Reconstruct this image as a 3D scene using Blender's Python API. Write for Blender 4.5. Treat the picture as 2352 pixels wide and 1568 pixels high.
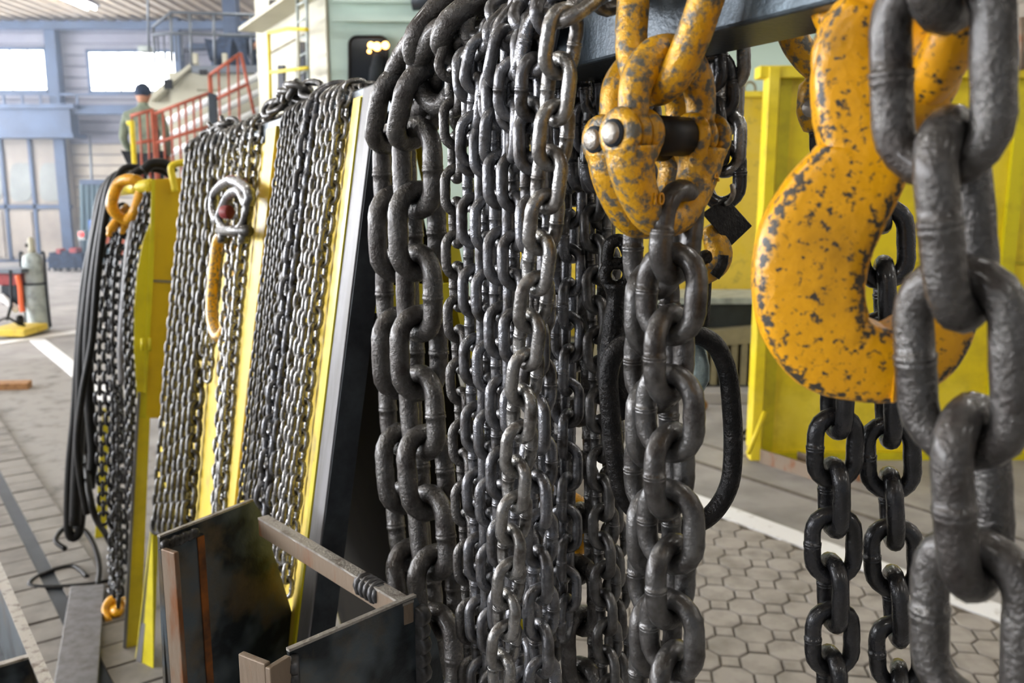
import bpy, math, random
from math import sin, cos, pi, radians, sqrt, atan2
from mathutils import Vector as V, Matrix

rng = random.Random(7)
scene = bpy.context.scene
for o in list(bpy.data.objects):
    bpy.data.objects.remove(o)
COL = scene.collection

# ------------------------------------------------------------------ camera
FPX, HC, PITCH = 2000.0, 1.65, radians(10)
cam_d = bpy.data.cameras.new('camera')
cam = bpy.data.objects.new('camera', cam_d)
COL.objects.link(cam)
cam.location = (0, 0, HC)
cam.rotation_euler = (pi / 2 - PITCH, 0, 0)
cam_d.sensor_width = 36
cam_d.lens = FPX / 2352 * 36
cam_d.clip_start = 0.01
cam_d.clip_end = 200
cam_d.dof.use_dof = True
cam_d.dof.focus_distance = 0.66
cam_d.dof.aperture_fstop = 11
scene.camera = cam

# ------------------------------------------------------------------ world, exposure
scene.view_settings.view_transform = 'Standard'
scene.view_settings.look = 'None'
scene.view_settings.gamma = 1
scene.view_settings.use_curve_mapping = False
scene.view_settings.exposure = 0.0
world = bpy.data.worlds.new('daylight')
scene.world = world
world.use_nodes = True
bgn = world.node_tree.nodes['Background']
bgn.inputs[0].default_value = (0.80, 0.88, 1.0, 1)
bgn.inputs[1].default_value = 0.38
LAMP_E, WIN_E, KEYWIN_E = 72.0, 9.0, 26.0

# ------------------------------------------------------------------ projection helpers (photograph taken as 2352 x 1568)
C10, S10 = cos(PITCH), sin(PITCH)
CAM = V((0, 0, HC))
U = V((-0.433, 0.901, 0)).normalized()     # along the chain rack, away from the camera
N = V((U.y, -U.x, 0))                      # across the rack, to the right
Q = V((0.6, -0.8, 0))                      # run of the floor paving
NQ = V((0.8, 0.6, 0))
Z = V((0, 0, 1))


def ray(px, py):
    a = (px - 1176) / FPX
    b = (784 - py) / FPX
    return V((a, C10 + b * S10, -S10 + b * C10))


def W(px, py, Y):
    r = ray(px, py)
    return CAM + r * (Y / r.y)


def G(px, py, z=0.0):
    r = ray(px, py)
    return CAM + r * ((z - HC) / r.z)


def ONP(px, py, p0, n):
    r = ray(px, py)
    return CAM + r * ((p0 - CAM).dot(n) / r.dot(n))


def PL(px, py, D):
    r = ray(px, py)
    return CAM + r * (D / r.dot(N))


def PS(px, py, s):
    r = ray(px, py)
    return CAM + r * (s / r.dot(U))


BD0, BD1, BZ0, BZ1 = 0.297, 0.349, 1.729, 1.765   # beam: front and back face, bottom, top
LEAN = 0.158


def PF(px, py, off=0.0):
    """pixel -> point on the leaning left face of the rack (off = distance out of it)"""
    r = ray(px, py)
    k = BD0 - LEAN * BZ1 - off
    return CAM + r * ((k + LEAN * HC) / (r.dot(N) - LEAN * r.z))


def SD(s, D, z):
    return U * s + N * D + Z * z


def faceD(z):
    return BD0 - LEAN * (BZ1 - z)


def lin(h):
    h = h.lstrip('#')
    out = []
    for i in (0, 2, 4):
        c = int(h[i:i + 2], 16) / 255
        out.append(c / 12.92 if c <= .04045 else ((c + .055) / 1.055) ** 2.4)
    return tuple(out) + (1,)


# ------------------------------------------------------------------ materials
MATS = {}


def mat(name, c1, c2=None, rough=.5, metal=0.0, scale=20, lo=.4, hi=.65, bump=0.0, bscale=200, detail=6,
        c3=None, scale3=6, lo3=.5, hi3=.7, rough2=None, emit=None, estr=0, spec=.5, wear=False, coat=0, stretch=None):
    if name in MATS:
        return MATS[name]
    m = bpy.data.materials.new(name)
    m.use_nodes = True
    nt = m.node_tree
    b = nt.nodes['Principled BSDF']
    L = nt.links.new
    b.inputs['Roughness'].default_value = rough
    b.inputs['Metallic'].default_value = metal
    b.inputs['Specular IOR Level'].default_value = spec
    col = lin(c1)
    b.inputs['Base Color'].default_value = col
    geo = nt.nodes.new('ShaderNodeNewGeometry')
    pos = geo.outputs['Position']
    if stretch:
        mp = nt.nodes.new('ShaderNodeMapping')
        mp.inputs['Scale'].default_value = stretch
        L(pos, mp.inputs['Vector'])
        pos = mp.outputs['Vector']

    def noise(sc, det=detail, r=.6):
        n = nt.nodes.new('ShaderNodeTexNoise')
        n.inputs['Scale'].default_value = sc
        n.inputs['Detail'].default_value = det
        n.inputs['Roughness'].default_value = r
        L(pos, n.inputs['Vector'])
        return n.outputs['Fac']

    def ramp(src, lo, hi):
        r = nt.nodes.new('ShaderNodeMapRange')
        r.inputs['From Min'].default_value = lo
        r.inputs['From Max'].default_value = hi
        L(src, r.inputs['Value'])
        return r.outputs['Result']

    def mix(f, a, bb):
        x = nt.nodes.new('ShaderNodeMix')
        x.data_type = 'RGBA'
        L(f, x.inputs[0])
        for s, i in ((a, 6), (bb, 7)):
            if isinstance(s, tuple):
                x.inputs[i].default_value = s
            else:
                L(s, x.inputs[i])
        return x.outputs[2]
    out = col
    fac = None
    if c3:
        out = mix(ramp(noise(scale3, 3), lo3, hi3), out, lin(c3))
    if c2:
        src = noise(scale)
        if wear:
            at = nt.nodes.new('ShaderNodeAttribute')
            at.attribute_name = 'wear'
            ad = nt.nodes.new('ShaderNodeMath')
            ad.operation = 'MULTIPLY_ADD'
            L(at.outputs['Fac'], ad.inputs[0])
            ad.inputs[1].default_value = .17
            L(src, ad.inputs[2])
            src = ad.outputs[0]
        fac = ramp(src, lo, hi)
        out = mix(fac, out, lin(c2))
    if not isinstance(out, tuple):
        L(out, b.inputs['Base Color'])
    if rough2 is not None and fac is not None:
        r = nt.nodes.new('ShaderNodeMapRange')
        r.inputs['To Min'].default_value = rough
        r.inputs['To Max'].default_value = rough2
        L(fac, r.inputs['Value'])
        L(r.outputs['Result'], b.inputs['Roughness'])
    if bump:
        bn = nt.nodes.new('ShaderNodeBump')
        bn.inputs['Strength'].default_value = bump
        bn.inputs['Distance'].default_value = .003
        L(noise(bscale, 4), bn.inputs['Height'])
        L(bn.outputs['Normal'], b.inputs['Normal'])
    if emit:
        b.inputs['Emission Color'].default_value = lin(emit)
        b.inputs['Emission Strength'].default_value = estr
    if coat:
        b.inputs['Coat Weight'].default_value = coat
        b.inputs['Coat Roughness'].default_value = .16
    MATS[name] = m
    return m


STEEL = mat('chain_steel', '#737478', '#3d3936', .27, .72, 55, .42, .66, .28, 300, rough2=.46, coat=.35)
STEEL_D = mat('chain_steel_dark', '#605f5e', '#332f2c', .30, .68, 60, .4, .65, .28, 300, rough2=.5, coat=.3)
STEEL_B = mat('chain_steel_black', '#2e2e31', '#181717', .26, .5, 60, .4, .65, .3, 380, rough2=.4, coat=.5)
STEEL_S = mat('chain_steel_silver', '#8e8d8b', '#4e4944', .27, .8, 70, .45, .68, .25, 320, rough2=.4, coat=.3)
STEEL_H = mat('chain_steel_heavy', '#5b5957', '#36312e', .27, .68, 45, .42, .66, .6, 300, rough2=.48, coat=.3)
FORGED = mat('forged_black', '#242221', '#0f0e0e', .28, .55, 70, .4, .6, .6, 260, rough2=.42)
ORANGE = mat('orange_paint', '#e09f08', '#3a352d', .32, .0, 280, .562, .64, .25, 160, c3='#b58008', scale3=22, rough2=.45, wear=True)
ORANGE_W = mat('orange_paint_worn', '#cf9a14', '#5e5c54', .28, .15, 170, .47, .60, .35, 300, c3='#ad8012', scale3=60, rough2=.4, wear=True)
YELLOW = mat('yellow_paint', '#dfc614', '#c4ad1c', .45, 0, 8, .45, .75, .1, 60, c3='#e6cf3e', scale3=3)
YELLOW_P = mat('yellow_paint_dusty', '#d9bd45', '#8e7f42', .5, 0, 14, .56, .8, .15, 120, c3='#d8b81c', scale3=5)
YELLOW_D = mat('yellow_paint_lime', '#cdbf10', '#aa9a14', .42, 0, 8, .45, .75, .1, 60)
BEAM = mat('beam_steel', '#363f46', '#242a2f', .36, .6, 14, .42, .62, .2, 300, c3='#59666e', scale3=9)
GREYLEG = mat('grey_leg_steel', '#737274', '#5c5957', .5, .2, 30, .4, .65, .15, 200, stretch=(1, 1, .15))
GREYLEG_D = mat('dark_leg_steel', '#3c4145', '#24262a', .45, .6, 16, .4, .65, .2, 200)
PLATE = mat('mill_scale_plate', '#525b61', '#6b5c45', .36, .5, 9, .52, .70, .2, 220, c3='#20262a', scale3=12, lo3=.46, hi3=.62)
RUST = mat('rusty_steel', '#80705f', '#7c4a22', .55, .3, 26, .52, .66, .3, 200, stretch=(1, 1, .25))
EDGE = mat('cut_steel_edge', '#a9a49c', '#6d6358', .4, .6, 60, .5, .7, .4, 300)
BLACKR = mat('black_rubber', '#100f0e', '#1e1a17', .5, 0, 40, .5, .7, spec=.25)
CONC = mat('concrete_floor', '#9c9997', '#807d7b', .75, 0, 2.2, .42, .66, .15, 60, c3='#a6a3a0', scale3=.7)
COBBLE = mat('worn_cobble_floor', '#8d8985', '#625e5b', .75, 0, 7, .5, .72, .3, 24, stretch=(1, 1, 1))
PAVER = mat('paver_concrete', '#a49e97', '#88827b', .8, 0, 9, .42, .68, .25, 160, c3='#b0aba4', scale3=2.5)
JOINT = mat('paver_joint', '#6e675f', '#58524c', .9, 0, 30)
SLAB = mat('stone_slab', '#87827c', '#6d6863', .75, 0, 6, .42, .68, .2, 120)
WHITE = mat('white_road_paint', '#eff0f2', '#b9b6b1', .6, 0, 16, .58, .72)
WALL = mat('blue_grey_siding', '#8f909d', '#747588', .6, 0, .6, .4, .7)
WALL_C = mat('cream_siding', '#b5ad9f', '#9a9186', .6, 0, .9, .4, .7)
CEIL = mat('roof_sheet', '#b7a78f', '#a1927c', .6, 0, 1.5, .4, .7)
BLUE = mat('blue_steel', '#3c506f', '#2d3c55', .5, .1, 2, .4, .7)
DOORM = mat('gate_panel', '#9c948a', '#847c74', .6, 0, 1.3, .4, .7)
DOORG = mat('gate_frosted_pane', '#838886', '#727775', .5, 0, 2, .4, .7)
WINDOW = mat('daylight_pane', '#ffffff', None, .3, emit='#f4f8ff', estr=WIN_E)
KEY_PANE = mat('added_key_pane', '#ffffff', None, .3, emit='#f6f9ff', estr=KEYWIN_E)  # added panes out of view, strong glow for highlights on the chains
LAMPM = mat('lamp_tube', '#ffffff', None, .3, emit='#fffdf8', estr=LAMP_E)
CREAM = mat('cream_paint', '#bbb8a4', '#a6a28e', .5, 0, 2, .45, .75)
MINT = mat('mint_paint', '#bdd2c8', '#aec2b8', .5, 0, 1.5, .45, .75)
DARKGL = mat('dark_glass', '#12161b', None, .12)
GREYRAIL = mat('grey_rail', '#6a7078', None, .45, .5)
ORRAIL = mat('red_oxide_rail', '#b0563c', '#8d4531', .55, 0, 10, .45, .7)
NAVY = mat('navy_cloth', '#2c3c55', '#1d2738', .9, 0, 14)
OLIVE = mat('olive_cloth', '#828c78', '#626c5e', .9, 0, 12)
DARKC = mat('dark_cloth', '#20262b', '#15191d', .9, 0, 12)
SKIN = mat('skin', '#b98567', None, .6)
WOOD = mat('raw_timber', '#9c7044', '#6d4a29', .75, 0, 25, .45, .7, .2, 80)
GALV = mat('galvanised_steel', '#a3b4b4', '#7e8f90', .45, .6, 90, .45, .65, .2, 300)
CYLG = mat('cylinder_grey', '#a9b2b0', '#7c8482', .45, .1, 9, .45, .7)
REDM = mat('red_paint', '#a33a3a', '#7f2b2d', .5)
ORM = mat('orange_hose', '#e8693a', None, .5)
RAIL_D = mat('dark_machine', '#2b333b', '#1d232a', .5, .3, 5)
KHAKI = mat('khaki_paint', '#8c8468', '#746d56', .6, 0, 5)
TARP = mat('blue_green_tarp', '#3e5a66', '#2c424e', .6, 0, 6, stretch=(4, 4, .6))
BLUEB = mat('bright_blue', '#3f6fc0', None, .5)
GLOW = mat('lit_bulb', '#ffd9a0', None, .4, emit='#ffb45e', estr=9)
REDGLOW = mat('signal_red', '#ff4040', None, .4, emit='#ff3a3a', estr=2.2)

# ------------------------------------------------------------------ mesh helpers
WL = {}


class MB:
    def __init__(self):
        self.v, self.f, self.s, self.w = [], [], [], []

    def add(self, vs, fs, smooth=False, wear=None):
        o = len(self.v)
        self.v += [V(p) for p in vs]
        self.f += [[i + o for i in f] for f in fs]
        self.s += [smooth] * len(fs)
        self.w += list(wear) if wear else [0.0] * len(vs)
        return self

    def box(self, c, ax, ay, az):
        c = V(c)
        vs = [c + ax * i + ay * j + az * k for k in (-1, 1) for j in (-1, 1) for i in (-1, 1)]
        fs = [(0, 2, 3, 1), (4, 5, 7, 6), (0, 1, 5, 4), (2, 6, 7, 3), (0, 4, 6, 2), (1, 3, 7, 5)]
        return self.add(vs, fs)

    def abox(self, x0, x1, y0, y1, z0, z1):
        return self.box(((x0 + x1) / 2, (y0 + y1) / 2, (z0 + z1) / 2), V(((x1 - x0) / 2, 0, 0)), V((0, (y1 - y0) / 2, 0)), V((0, 0, (z1 - z0) / 2)))

    def sbox(self, s0, s1, d0, d1, z0, z1):
        return self.box(SD((s0 + s1) / 2, (d0 + d1) / 2, (z0 + z1) / 2), U * ((s1 - s0) / 2), N * ((d1 - d0) / 2), Z * ((z1 - z0) / 2))

    def prism(self, poly, ext):
        n = len(poly)
        poly = [V(p) for p in poly]
        vs = poly + [p + ext for p in poly]
        fs = [list(range(n))[::-1], list(range(n, 2 * n))]
        for i in range(n):
            j = (i + 1) % n
            fs.append((i, j, n + j, n + i))
        return self.add(vs, fs)

    def pbox(self, x0, y0, x1, y1, Y, depth):
        """box whose near face fills a pixel rectangle at distance Y"""
        ym = min(max((y0 + y1) / 2, 0), 800)
        a, b = W(x0, ym, Y), W(x1, ym, Y)
        return self.abox(a.x, b.x, Y, Y + depth, max(0, W(x0, y1, Y).z), W(x1, y0, Y).z)

    def tube(self, pts, r, n=12, closed=False, caps=True, ref=None, wear=None, aspect=1.0):
        pts = [V(p) for p in pts]
        m = len(pts)
        rr = r if isinstance(r, (list, tuple)) else [r] * m
        x = None
        vs, fs, ws = [], [], []
        for i, p in enumerate(pts):
            if closed:
                t = pts[(i + 1) % m] - pts[i - 1]
            else:
                t = pts[min(i + 1, m - 1)] - pts[max(i - 1, 0)]
            t = t.normalized()
            if x is None:
                x = V(ref) if ref is not None else (V((0, 0, 1)) if abs(t.z) < .9 else V((1, 0, 0)))
            x = (x - t * x.dot(t))
            x.normalize()
            y = t.cross(x)
            for k in range(n):
                a = 2 * pi * k / n
                vs.append(p + (x * cos(a) + y * sin(a) * aspect) * rr[i])
                ws.append(wear[i] if wear else 0.0)
        for i in range(m if closed else m - 1):
            j = (i + 1) % m
            for k in range(n):
                l = (k + 1) % n
                fs.append((i * n + k, i * n + l, j * n + l, j * n + k))
        if not closed and caps:
            fs.append(list(range(n))[::-1])
            fs.append([(m - 1) * n + k for k in range(n)])
        return self.add(vs, fs, True, ws)

    def rod(self, a, b, r, n=8):
        return self.tube([a, b], r, n)

    def disc(self, c, axis, r, h, n=20, rnd=.25):
        """thick disc with rounded rim"""
        c, axis = V(c), V(axis).normalized()
        e = min(rnd * r, h * .45)
        pts = [c - axis * h / 2, c - axis * (h / 2 - .0), c - axis * (h / 2 - e * .3), c - axis * (h / 2 - e), c + axis * (h / 2 - e), c + axis * (h / 2 - e * .3), c + axis * h / 2]
        rr = [r * .02, r - e, r - e * .3, r, r, r - e * .3, r - e]
        ref = axis.orthogonal().normalized()
        y = axis.cross(ref)
        vs, fs = [], []
        for p, q in zip(pts, rr):
            for k in range(n):
                a = 2 * pi * k / n
                vs.append(p + (ref * cos(a) + y * sin(a)) * q)
        m = len(pts)
        for i in range(m - 1):
            for k in range(n):
                l = (k + 1) % n
                fs.append((i * n + k, i * n + l, (i + 1) * n + l, (i + 1) * n + k))
        fs.append([(m - 1) * n + k for k in range(n)])
        return self.add(vs, fs, True)

    def build(self, name, material, parent=None, label=None, cat=None, group=None, kind=None, bev=0, origin=None):
        me = bpy.data.meshes.new(name)
        if parent is not None:
            o0 = WL[parent]
        elif origin is not None:
            o0 = V(origin)
        else:
            lo = V([min(p[i] for p in self.v) for i in range(3)])
            hi = V([max(p[i] for p in self.v) for i in range(3)])
            o0 = V(((lo.x + hi.x) / 2, (lo.y + hi.y) / 2, lo.z))
        me.from_pydata([tuple(p - o0) for p in self.v], [], self.f)
        me.materials.append(material)
        me.polygons.foreach_set('use_smooth', self.s)
        if any(self.w):
            a = me.attributes.new('wear', 'FLOAT', 'POINT')
            a.data.foreach_set('value', self.w)
        me.validate()
        me.update()
        o = bpy.data.objects.new(name, me)
        COL.objects.link(o)
        if parent is not None:
            o.parent = parent
        else:
            o.location = o0
        WL[o] = o0
        if bev:
            b = o.modifiers.new('bevel', 'BEVEL')
            b.width = bev
            b.segments = 2
            b.limit_method = 'ANGLE'
        tag(o, label, cat, group, kind)
        return o


def tag(o, label=None, cat=None, group=None, kind=None):
    for k, v in (('label', label), ('category', cat), ('group', group), ('kind', kind)):
        if v:
            o[k] = v
    return o


def thing(name, loc, label, cat, group=None, kind=None):
    o = bpy.data.objects.new(name, None)
    COL.objects.link(o)
    o.location = V(loc)
    o.empty_display_size = .05
    WL[o] = V(loc)
    return tag(o, label, cat, group, kind)


def dup(o, loc, parent=None, label=None, group=None):
    """copy of a thing with copies of its parts and sub-parts"""
    c = o.copy()
    COL.objects.link(c)
    c.parent = parent
    if loc is not None:
        c.location = V(loc)
        WL[c] = V(loc)
    if label:
        c['label'] = label
    if group:
        c['group'] = group
    for ch in [x for x in bpy.data.objects if x.parent is o]:
        dup(ch, None, c)
    return c


def catmull(pts, n=8):
    pts = [V(p) for p in pts]
    if len(pts) < 3:
        return pts
    P = [pts[0] * 2 - pts[1]] + pts + [pts[-1] * 2 - pts[-2]]
    out = []
    for i in range(1, len(P) - 2):
        a, b, c, d = P[i - 1], P[i], P[i + 1], P[i + 2]
        for k in range(n):
            t = k / n
            out.append(.5 * ((2 * b) + (c - a) * t + (2 * a - 5 * b + 4 * c - d) * t * t + (3 * b - a - 3 * c + d) * t ** 3))
    out.append(pts[-1])
    return out


def closedcat(pts, n=8):
    pts = [V(p) for p in pts]
    m = len(pts)
    out = []
    for i in range(m):
        a, b, c, d = pts[i - 1], pts[i], pts[(i + 1) % m], pts[(i + 2) % m]
        for k in range(n):
            t = k / n
            out.append(.5 * ((2 * b) + (c - a) * t + (2 * a - 5 * b + 4 * c - d) * t * t + (3 * b - a - 3 * c + d) * t ** 3))
    return out


# ------------------------------------------------------------------ chains
LINKS = {}


def link_mesh(ratio, material, fine=True, width=3.4):
    key = (round(ratio, 2), material.name, fine, width)
    if key in LINKS:
        return LINKS[key]
    R = (width - 1) / 2
    h = (ratio + 1) / 2 - R
    na = 9 if fine else 5
    pts, rad, wr = [], [], []
    for k in range(na + 1):
        a = pi * k / na
        pts.append((R * cos(a), h + R * sin(a)))
        rad.append(.5)
    for f in (.5, 0, -.5):
        pts.append((-R, h * f))
        rad.append(.5 + (.02 if f == 0 else 0))
    for k in range(na + 1):
        a = pi + pi * k / na
        pts.append((R * cos(a), -h + R * sin(a)))
        rad.append(.5)
    if fine:     # weld collar half way up one leg
        for z, r in ((-.5, .5), (-.2, .505), (-.18, .53), (-.03, .535), (0, .51), (.03, .53), (.14, .525), (.16, .502), (.5, .5)):
            pts.append((R, z * min(1, h * 1.3)))
            rad.append(r)
    else:
        for z, r in ((-.4, .5), (-.1, .56), (.1, .56), (.4, .5)):
            pts.append((R, z * min(1, h * 1.3)))
            rad.append(r)
    b = MB()
    n = 12 if fine else 8
    loop = [V((x, 0, z)) for x, z in pts]
    if fine:
        rad = [r * (1 + .018 * sin(i * 2.3) + .012 * sin(i * 5.1)) for i, r in enumerate(rad)]
    m = len(loop)
    vs, fs = [], []
    for i, p in enumerate(loop):
        t = (loop[(i + 1) % m] - loop[i - 1]).normalized()
        x = V((0, 1, 0))
        y = t.cross(x)
        for k in range(n):
            a = 2 * pi * k / n
            vs.append(p + (x * cos(a) + y * sin(a)) * rad[i])
    for i in range(m):
        j = (i + 1) % m
        for k in range(n):
            l = (k + 1) % n
            fs.append((i * n + k, i * n + l, j * n + l, j * n + k))
    me = bpy.data.meshes.new('chain_link')
    me.from_pydata([tuple(v) for v in vs], [], fs)
    me.materials.append(material)
    me.polygons.foreach_set('use_smooth', [True] * len(fs))
    me.update()
    LINKS[key] = me
    return me


def chain(path, d, p, roll, material, label, group=None, fine=True, jitter=3, maxn=140, name='steel_chain', ref=(1, 0, 0), anchor=None, width=3.4):
    """string links of wire d and pitch p along a 3-D path; links turn by 90 degrees in turn"""
    path = [V(q) for q in path]
    cum = [0.0]
    for a, b in zip(path, path[1:]):
        cum.append(cum[-1] + (b - a).length)
    tot = cum[-1]

    def at(s):
        s = max(0, min(tot, s))
        lo, hi = 0, len(cum) - 1
        while hi - lo > 1:
            mid = (lo + hi) // 2
            if cum[mid] <= s:
                lo = mid
            else:
                hi = mid
        L = cum[hi] - cum[lo]
        return path[lo].lerp(path[hi], (s - cum[lo]) / L if L else 0)
    s0, k0 = 0.0, 0
    if anchor:      # (px, py): a link of the given roll is centred where the path passes this pixel
        best = None
        for i in range(400):
            q = at(tot * i / 399) - CAM
            dp = q.y * C10 - q.z * S10
            if dp <= .02:
                continue
            e = ((1176 + q.x / dp * FPX - anchor[0]) ** 2 + (784 - (q.y * S10 + q.z * C10) / dp * FPX - anchor[1]) ** 2)
            if best is None or e < best[0]:
                best = (e, tot * i / 399)
        k0 = -int(best[1] / p)
        s0 = best[1] + k0 * p
    n = min(maxn, int((tot - s0) / p) + 1)
    me = link_mesh(p / d, material, fine, width)
    root = thing(name, path[0], label, 'chain', group)
    x = V(ref)
    for k in range(n):
        s = s0 + k * p
        c = at(s)
        t = at(min(tot, s + p * .6)) - at(max(0, s - p * .6))
        if t.length < 1e-6:
            t = V((0, 0, 1))
        t.normalize()
        x = x - t * x.dot(t)
        x.normalize()
        y = t.cross(x)
        r = radians(roll + (90 if (k + k0) % 2 else 0) + rng.uniform(-jitter, jitter))
        xx = x * cos(r) + y * sin(r)
        yy = t.cross(xx)
        M = Matrix((xx, yy, t)).transposed().to_4x4()
        o = bpy.data.objects.new('chain_link', me)
        COL.objects.link(o)
        o.parent = root
        o.matrix_basis = Matrix.Translation(c - path[0]) @ M @ Matrix.Scale(d, 4)
    return root


def over_beam(P, d, layer=0, back=.35, out=0.006):
    """continue from the last front point over the top of the beam and down its back"""
    s = P.dot(U)
    h = d * (.75 + 1.5 * layer)
    pts = [SD(s, BD0 - d * (.7 + layer) - out, BZ1 - .004), SD(s, BD0 - d * .2, BZ1 + h * .85), SD(s, BD0 + .016, BZ1 + h), SD(s, BD1 - .012, BZ1 + h),
           SD(s, BD1 + d * .6, BZ1 + h * .6), SD(s, BD1 + d * (1.0 + layer), BZ1 - .03), SD(s, BD1 + d * (1.1 + layer), BZ1 - back)]
    return pts

# ================================================================== THE HALL
HX0, HX1, HY0, HY1, HZ = -14.0, 9.0, -9.0, 20.0, 5.25
fl = MB().abox(HX0, HX1, HY0, HY1, -.1, 0).build('floor', CONC, kind='structure', label='grey concrete hall floor with paving', origin=(0, 0, 0))
WL[fl] = V((0, 0, 0))


def nq(n, m, z=0):
    return NQ * n + Q * m + Z * z


def flat(n0, n1, m0, m1, z0, z1):
    return MB().box(nq((n0 + n1) / 2, (m0 + m1) / 2, (z0 + z1) / 2), NQ * ((n1 - n0) / 2), Q * ((m1 - m0) / 2), Z * ((z1 - z0) / 2))


flat(.70, 1.38, -9.5, -2.4, 0, .006).build('cobble_strip', COBBLE, fl, label='worn dark cobbled strip')
flat(1.85, 3.36, -3.6, -.6, 0, .004).build('joint_bed', JOINT, fl)
flat(-.95, .70, -8.6, -2.4, 0, .004).build('slab_bed', JOINT, fl)
# octagon pavers with small squares between them
A = .150
oc = .305 * A
j = .0045


def piece(pts, h):
    b = MB()
    top = [V((x * .955, y * .955, h)) for x, y in pts]
    mid = [V((x, y, h - .003)) for x, y in pts]
    bot = [V((x, y, 0)) for x, y in pts]
    n = len(pts)
    fs = [list(range(n))]
    for a in (0, n):
        for i in range(n):
            k = (i + 1) % n
            fs.append((a + i, a + n + i, a + n + k, a + k))
    b.add(top + mid + bot, fs)
    return b


hA = A / 2 - j
octp = [(hA, -hA + oc), (hA, hA - oc), (hA - oc, hA), (-hA + oc, hA), (-hA, hA - oc), (-hA, -hA + oc), (-hA + oc, -hA), (hA - oc, -hA)]
sq = oc - j * .6
sqp = [(sq, 0), (0, sq), (-sq, 0), (0, -sq)]
ang = atan2(NQ.y, NQ.x)
proto = {}
cnt = 0
for i in range(10):
    for k in range(15):
        for kind in (0, 1):
            n0 = 1.93 + i * A + kind * A / 2
            m0 = -3.22 + k * A + kind * A / 2
            if n0 > 3.34:
                continue
            c = nq(n0, m0, .004)
            if kind not in proto:
                b = piece(octp if kind == 0 else sqp, .010)
                o = b.build('paver', PAVER, fl)
                proto[kind] = o
            else:
                o = proto[kind].copy()
                COL.objects.link(o)
            o.parent = fl
            o.location = c + Z * rng.uniform(-.002, .001)
            o.rotation_euler = (rng.uniform(-.008, .008), rng.uniform(-.008, .008), ang)
            cnt += 1
# long stone slabs on the left
sl = {}
m = -7.9
while m < -2.5:
    for n0, n1 in ((-.42, .475), (.535, .69)):
        key = (n0,)
        w = .166
        if key not in sl:
            b = MB()
            b.box((0, 0, .012), V(((n1 - n0) / 2, 0, 0)), V((0, w / 2 - .006, 0)), V((0, 0, .012)))
            sl[key] = b.build('slab', SLAB, fl)
            o = sl[key]
        else:
            o = sl[key].copy()
            COL.objects.link(o)
        o.parent = fl
        o.location = nq((n0 + n1) / 2, m + w / 2, .003 + rng.uniform(-.002, .002))
        o.rotation_euler = (0, 0, ang)
    m += .168
flat(.476, .534, -7.9, -2.5, .004, .02).build('dark_seam', RAIL_D, fl)
# painted lines
flat(3.37, 3.52, -5.2, -.9, .0, .008).build('line_marking', WHITE, fl, label='white painted floor line')
flat(1.41, 1.56, -10.7, -7.2, .0, .008).build('line_marking', WHITE, fl, label='white painted floor line')
a, b_ = G(0, 788), G(165, 764)
d_ = (b_ - a).normalized()
MB().box((a + b_) / 2 + Z * .004 - d_ * .6, d_ * 1.9, d_.cross(Z) * .10, Z * .005).build('line_marking', WHITE, fl, label='white painted floor line')
flat(3.95, 3.985, -6.0, -.8, 0, .006).build('floor_groove', JOINT, fl)
flat(4.28, 4.30, -6.0, -.8, 0, .006).build('floor_groove', JOINT, fl)

# far wall of horizontal boards
wf = MB().abox(HX0, HX1, HY1 + .06, HY1 + .3, 0, HZ + 1.0).build('wall_far', WALL, kind='structure', label='far hall wall clad in horizontal metal siding')
nb = 22
bh = HZ / nb
for i in range(nb):
    z0 = i * bh
    mt = WALL_C if z0 < 2.55 else WALL
    MB().prism([(HX0, HY1 + .06, z0 + .01), (HX0, HY1 + .005, z0 + .02), (HX0, HY1 + .03, z0 + bh * .92), (HX0, HY1 + .06, z0 + bh)], V((HX1 - HX0, 0, 0))).build('siding_board', mt, wf)
wr = MB().abox(HX1 + .06, HX1 + .3, HY0, HY1, 0, HZ + 1).build('wall_right', WALL_C, kind='structure', label='right hall wall clad in pale horizontal siding')
for i in range(14):
    h2 = HZ / 14
    z0 = i * h2
    MB().prism([(HX1 + .06, HY0, z0 + .01), (HX1 + .005, HY0, z0 + .02), (HX1 + .03, HY0, z0 + h2 * .92), (HX1 + .06, HY0, z0 + h2)], V((0, HY1 - HY0, 0))).build('siding_board', WALL_C if i % 5 else WALL, wr)
wl_ = MB().abox(HX0 - .3, HX0, HY0, HY1, 0, HZ + 1).build('wall_left', WALL, kind='structure', label='left hall wall with a row of added glowing windows')
# corrugated roof sheet
b = MB()
prof = []
x = HX0
while x < HX1:
    prof += [(x, HZ + .05), (x + .10, HZ + .05), (x + .14, HZ), (x + .24, HZ)]
    x += .28
vs = [V((px_, HY0, pz)) for px_, pz in prof] + [V((px_, HY1 + .1, pz)) for px_, pz in prof]
n = len(prof)
b.add(vs, [(i, i + 1, n + i + 1, n + i) for i in range(n - 1)])
b.abox(HX0, HX1, HY0, HY1 + .1, HZ + .06, HZ + .12)
b.build('ceiling', CEIL, kind='structure', label='beige corrugated roof sheeting')


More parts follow.
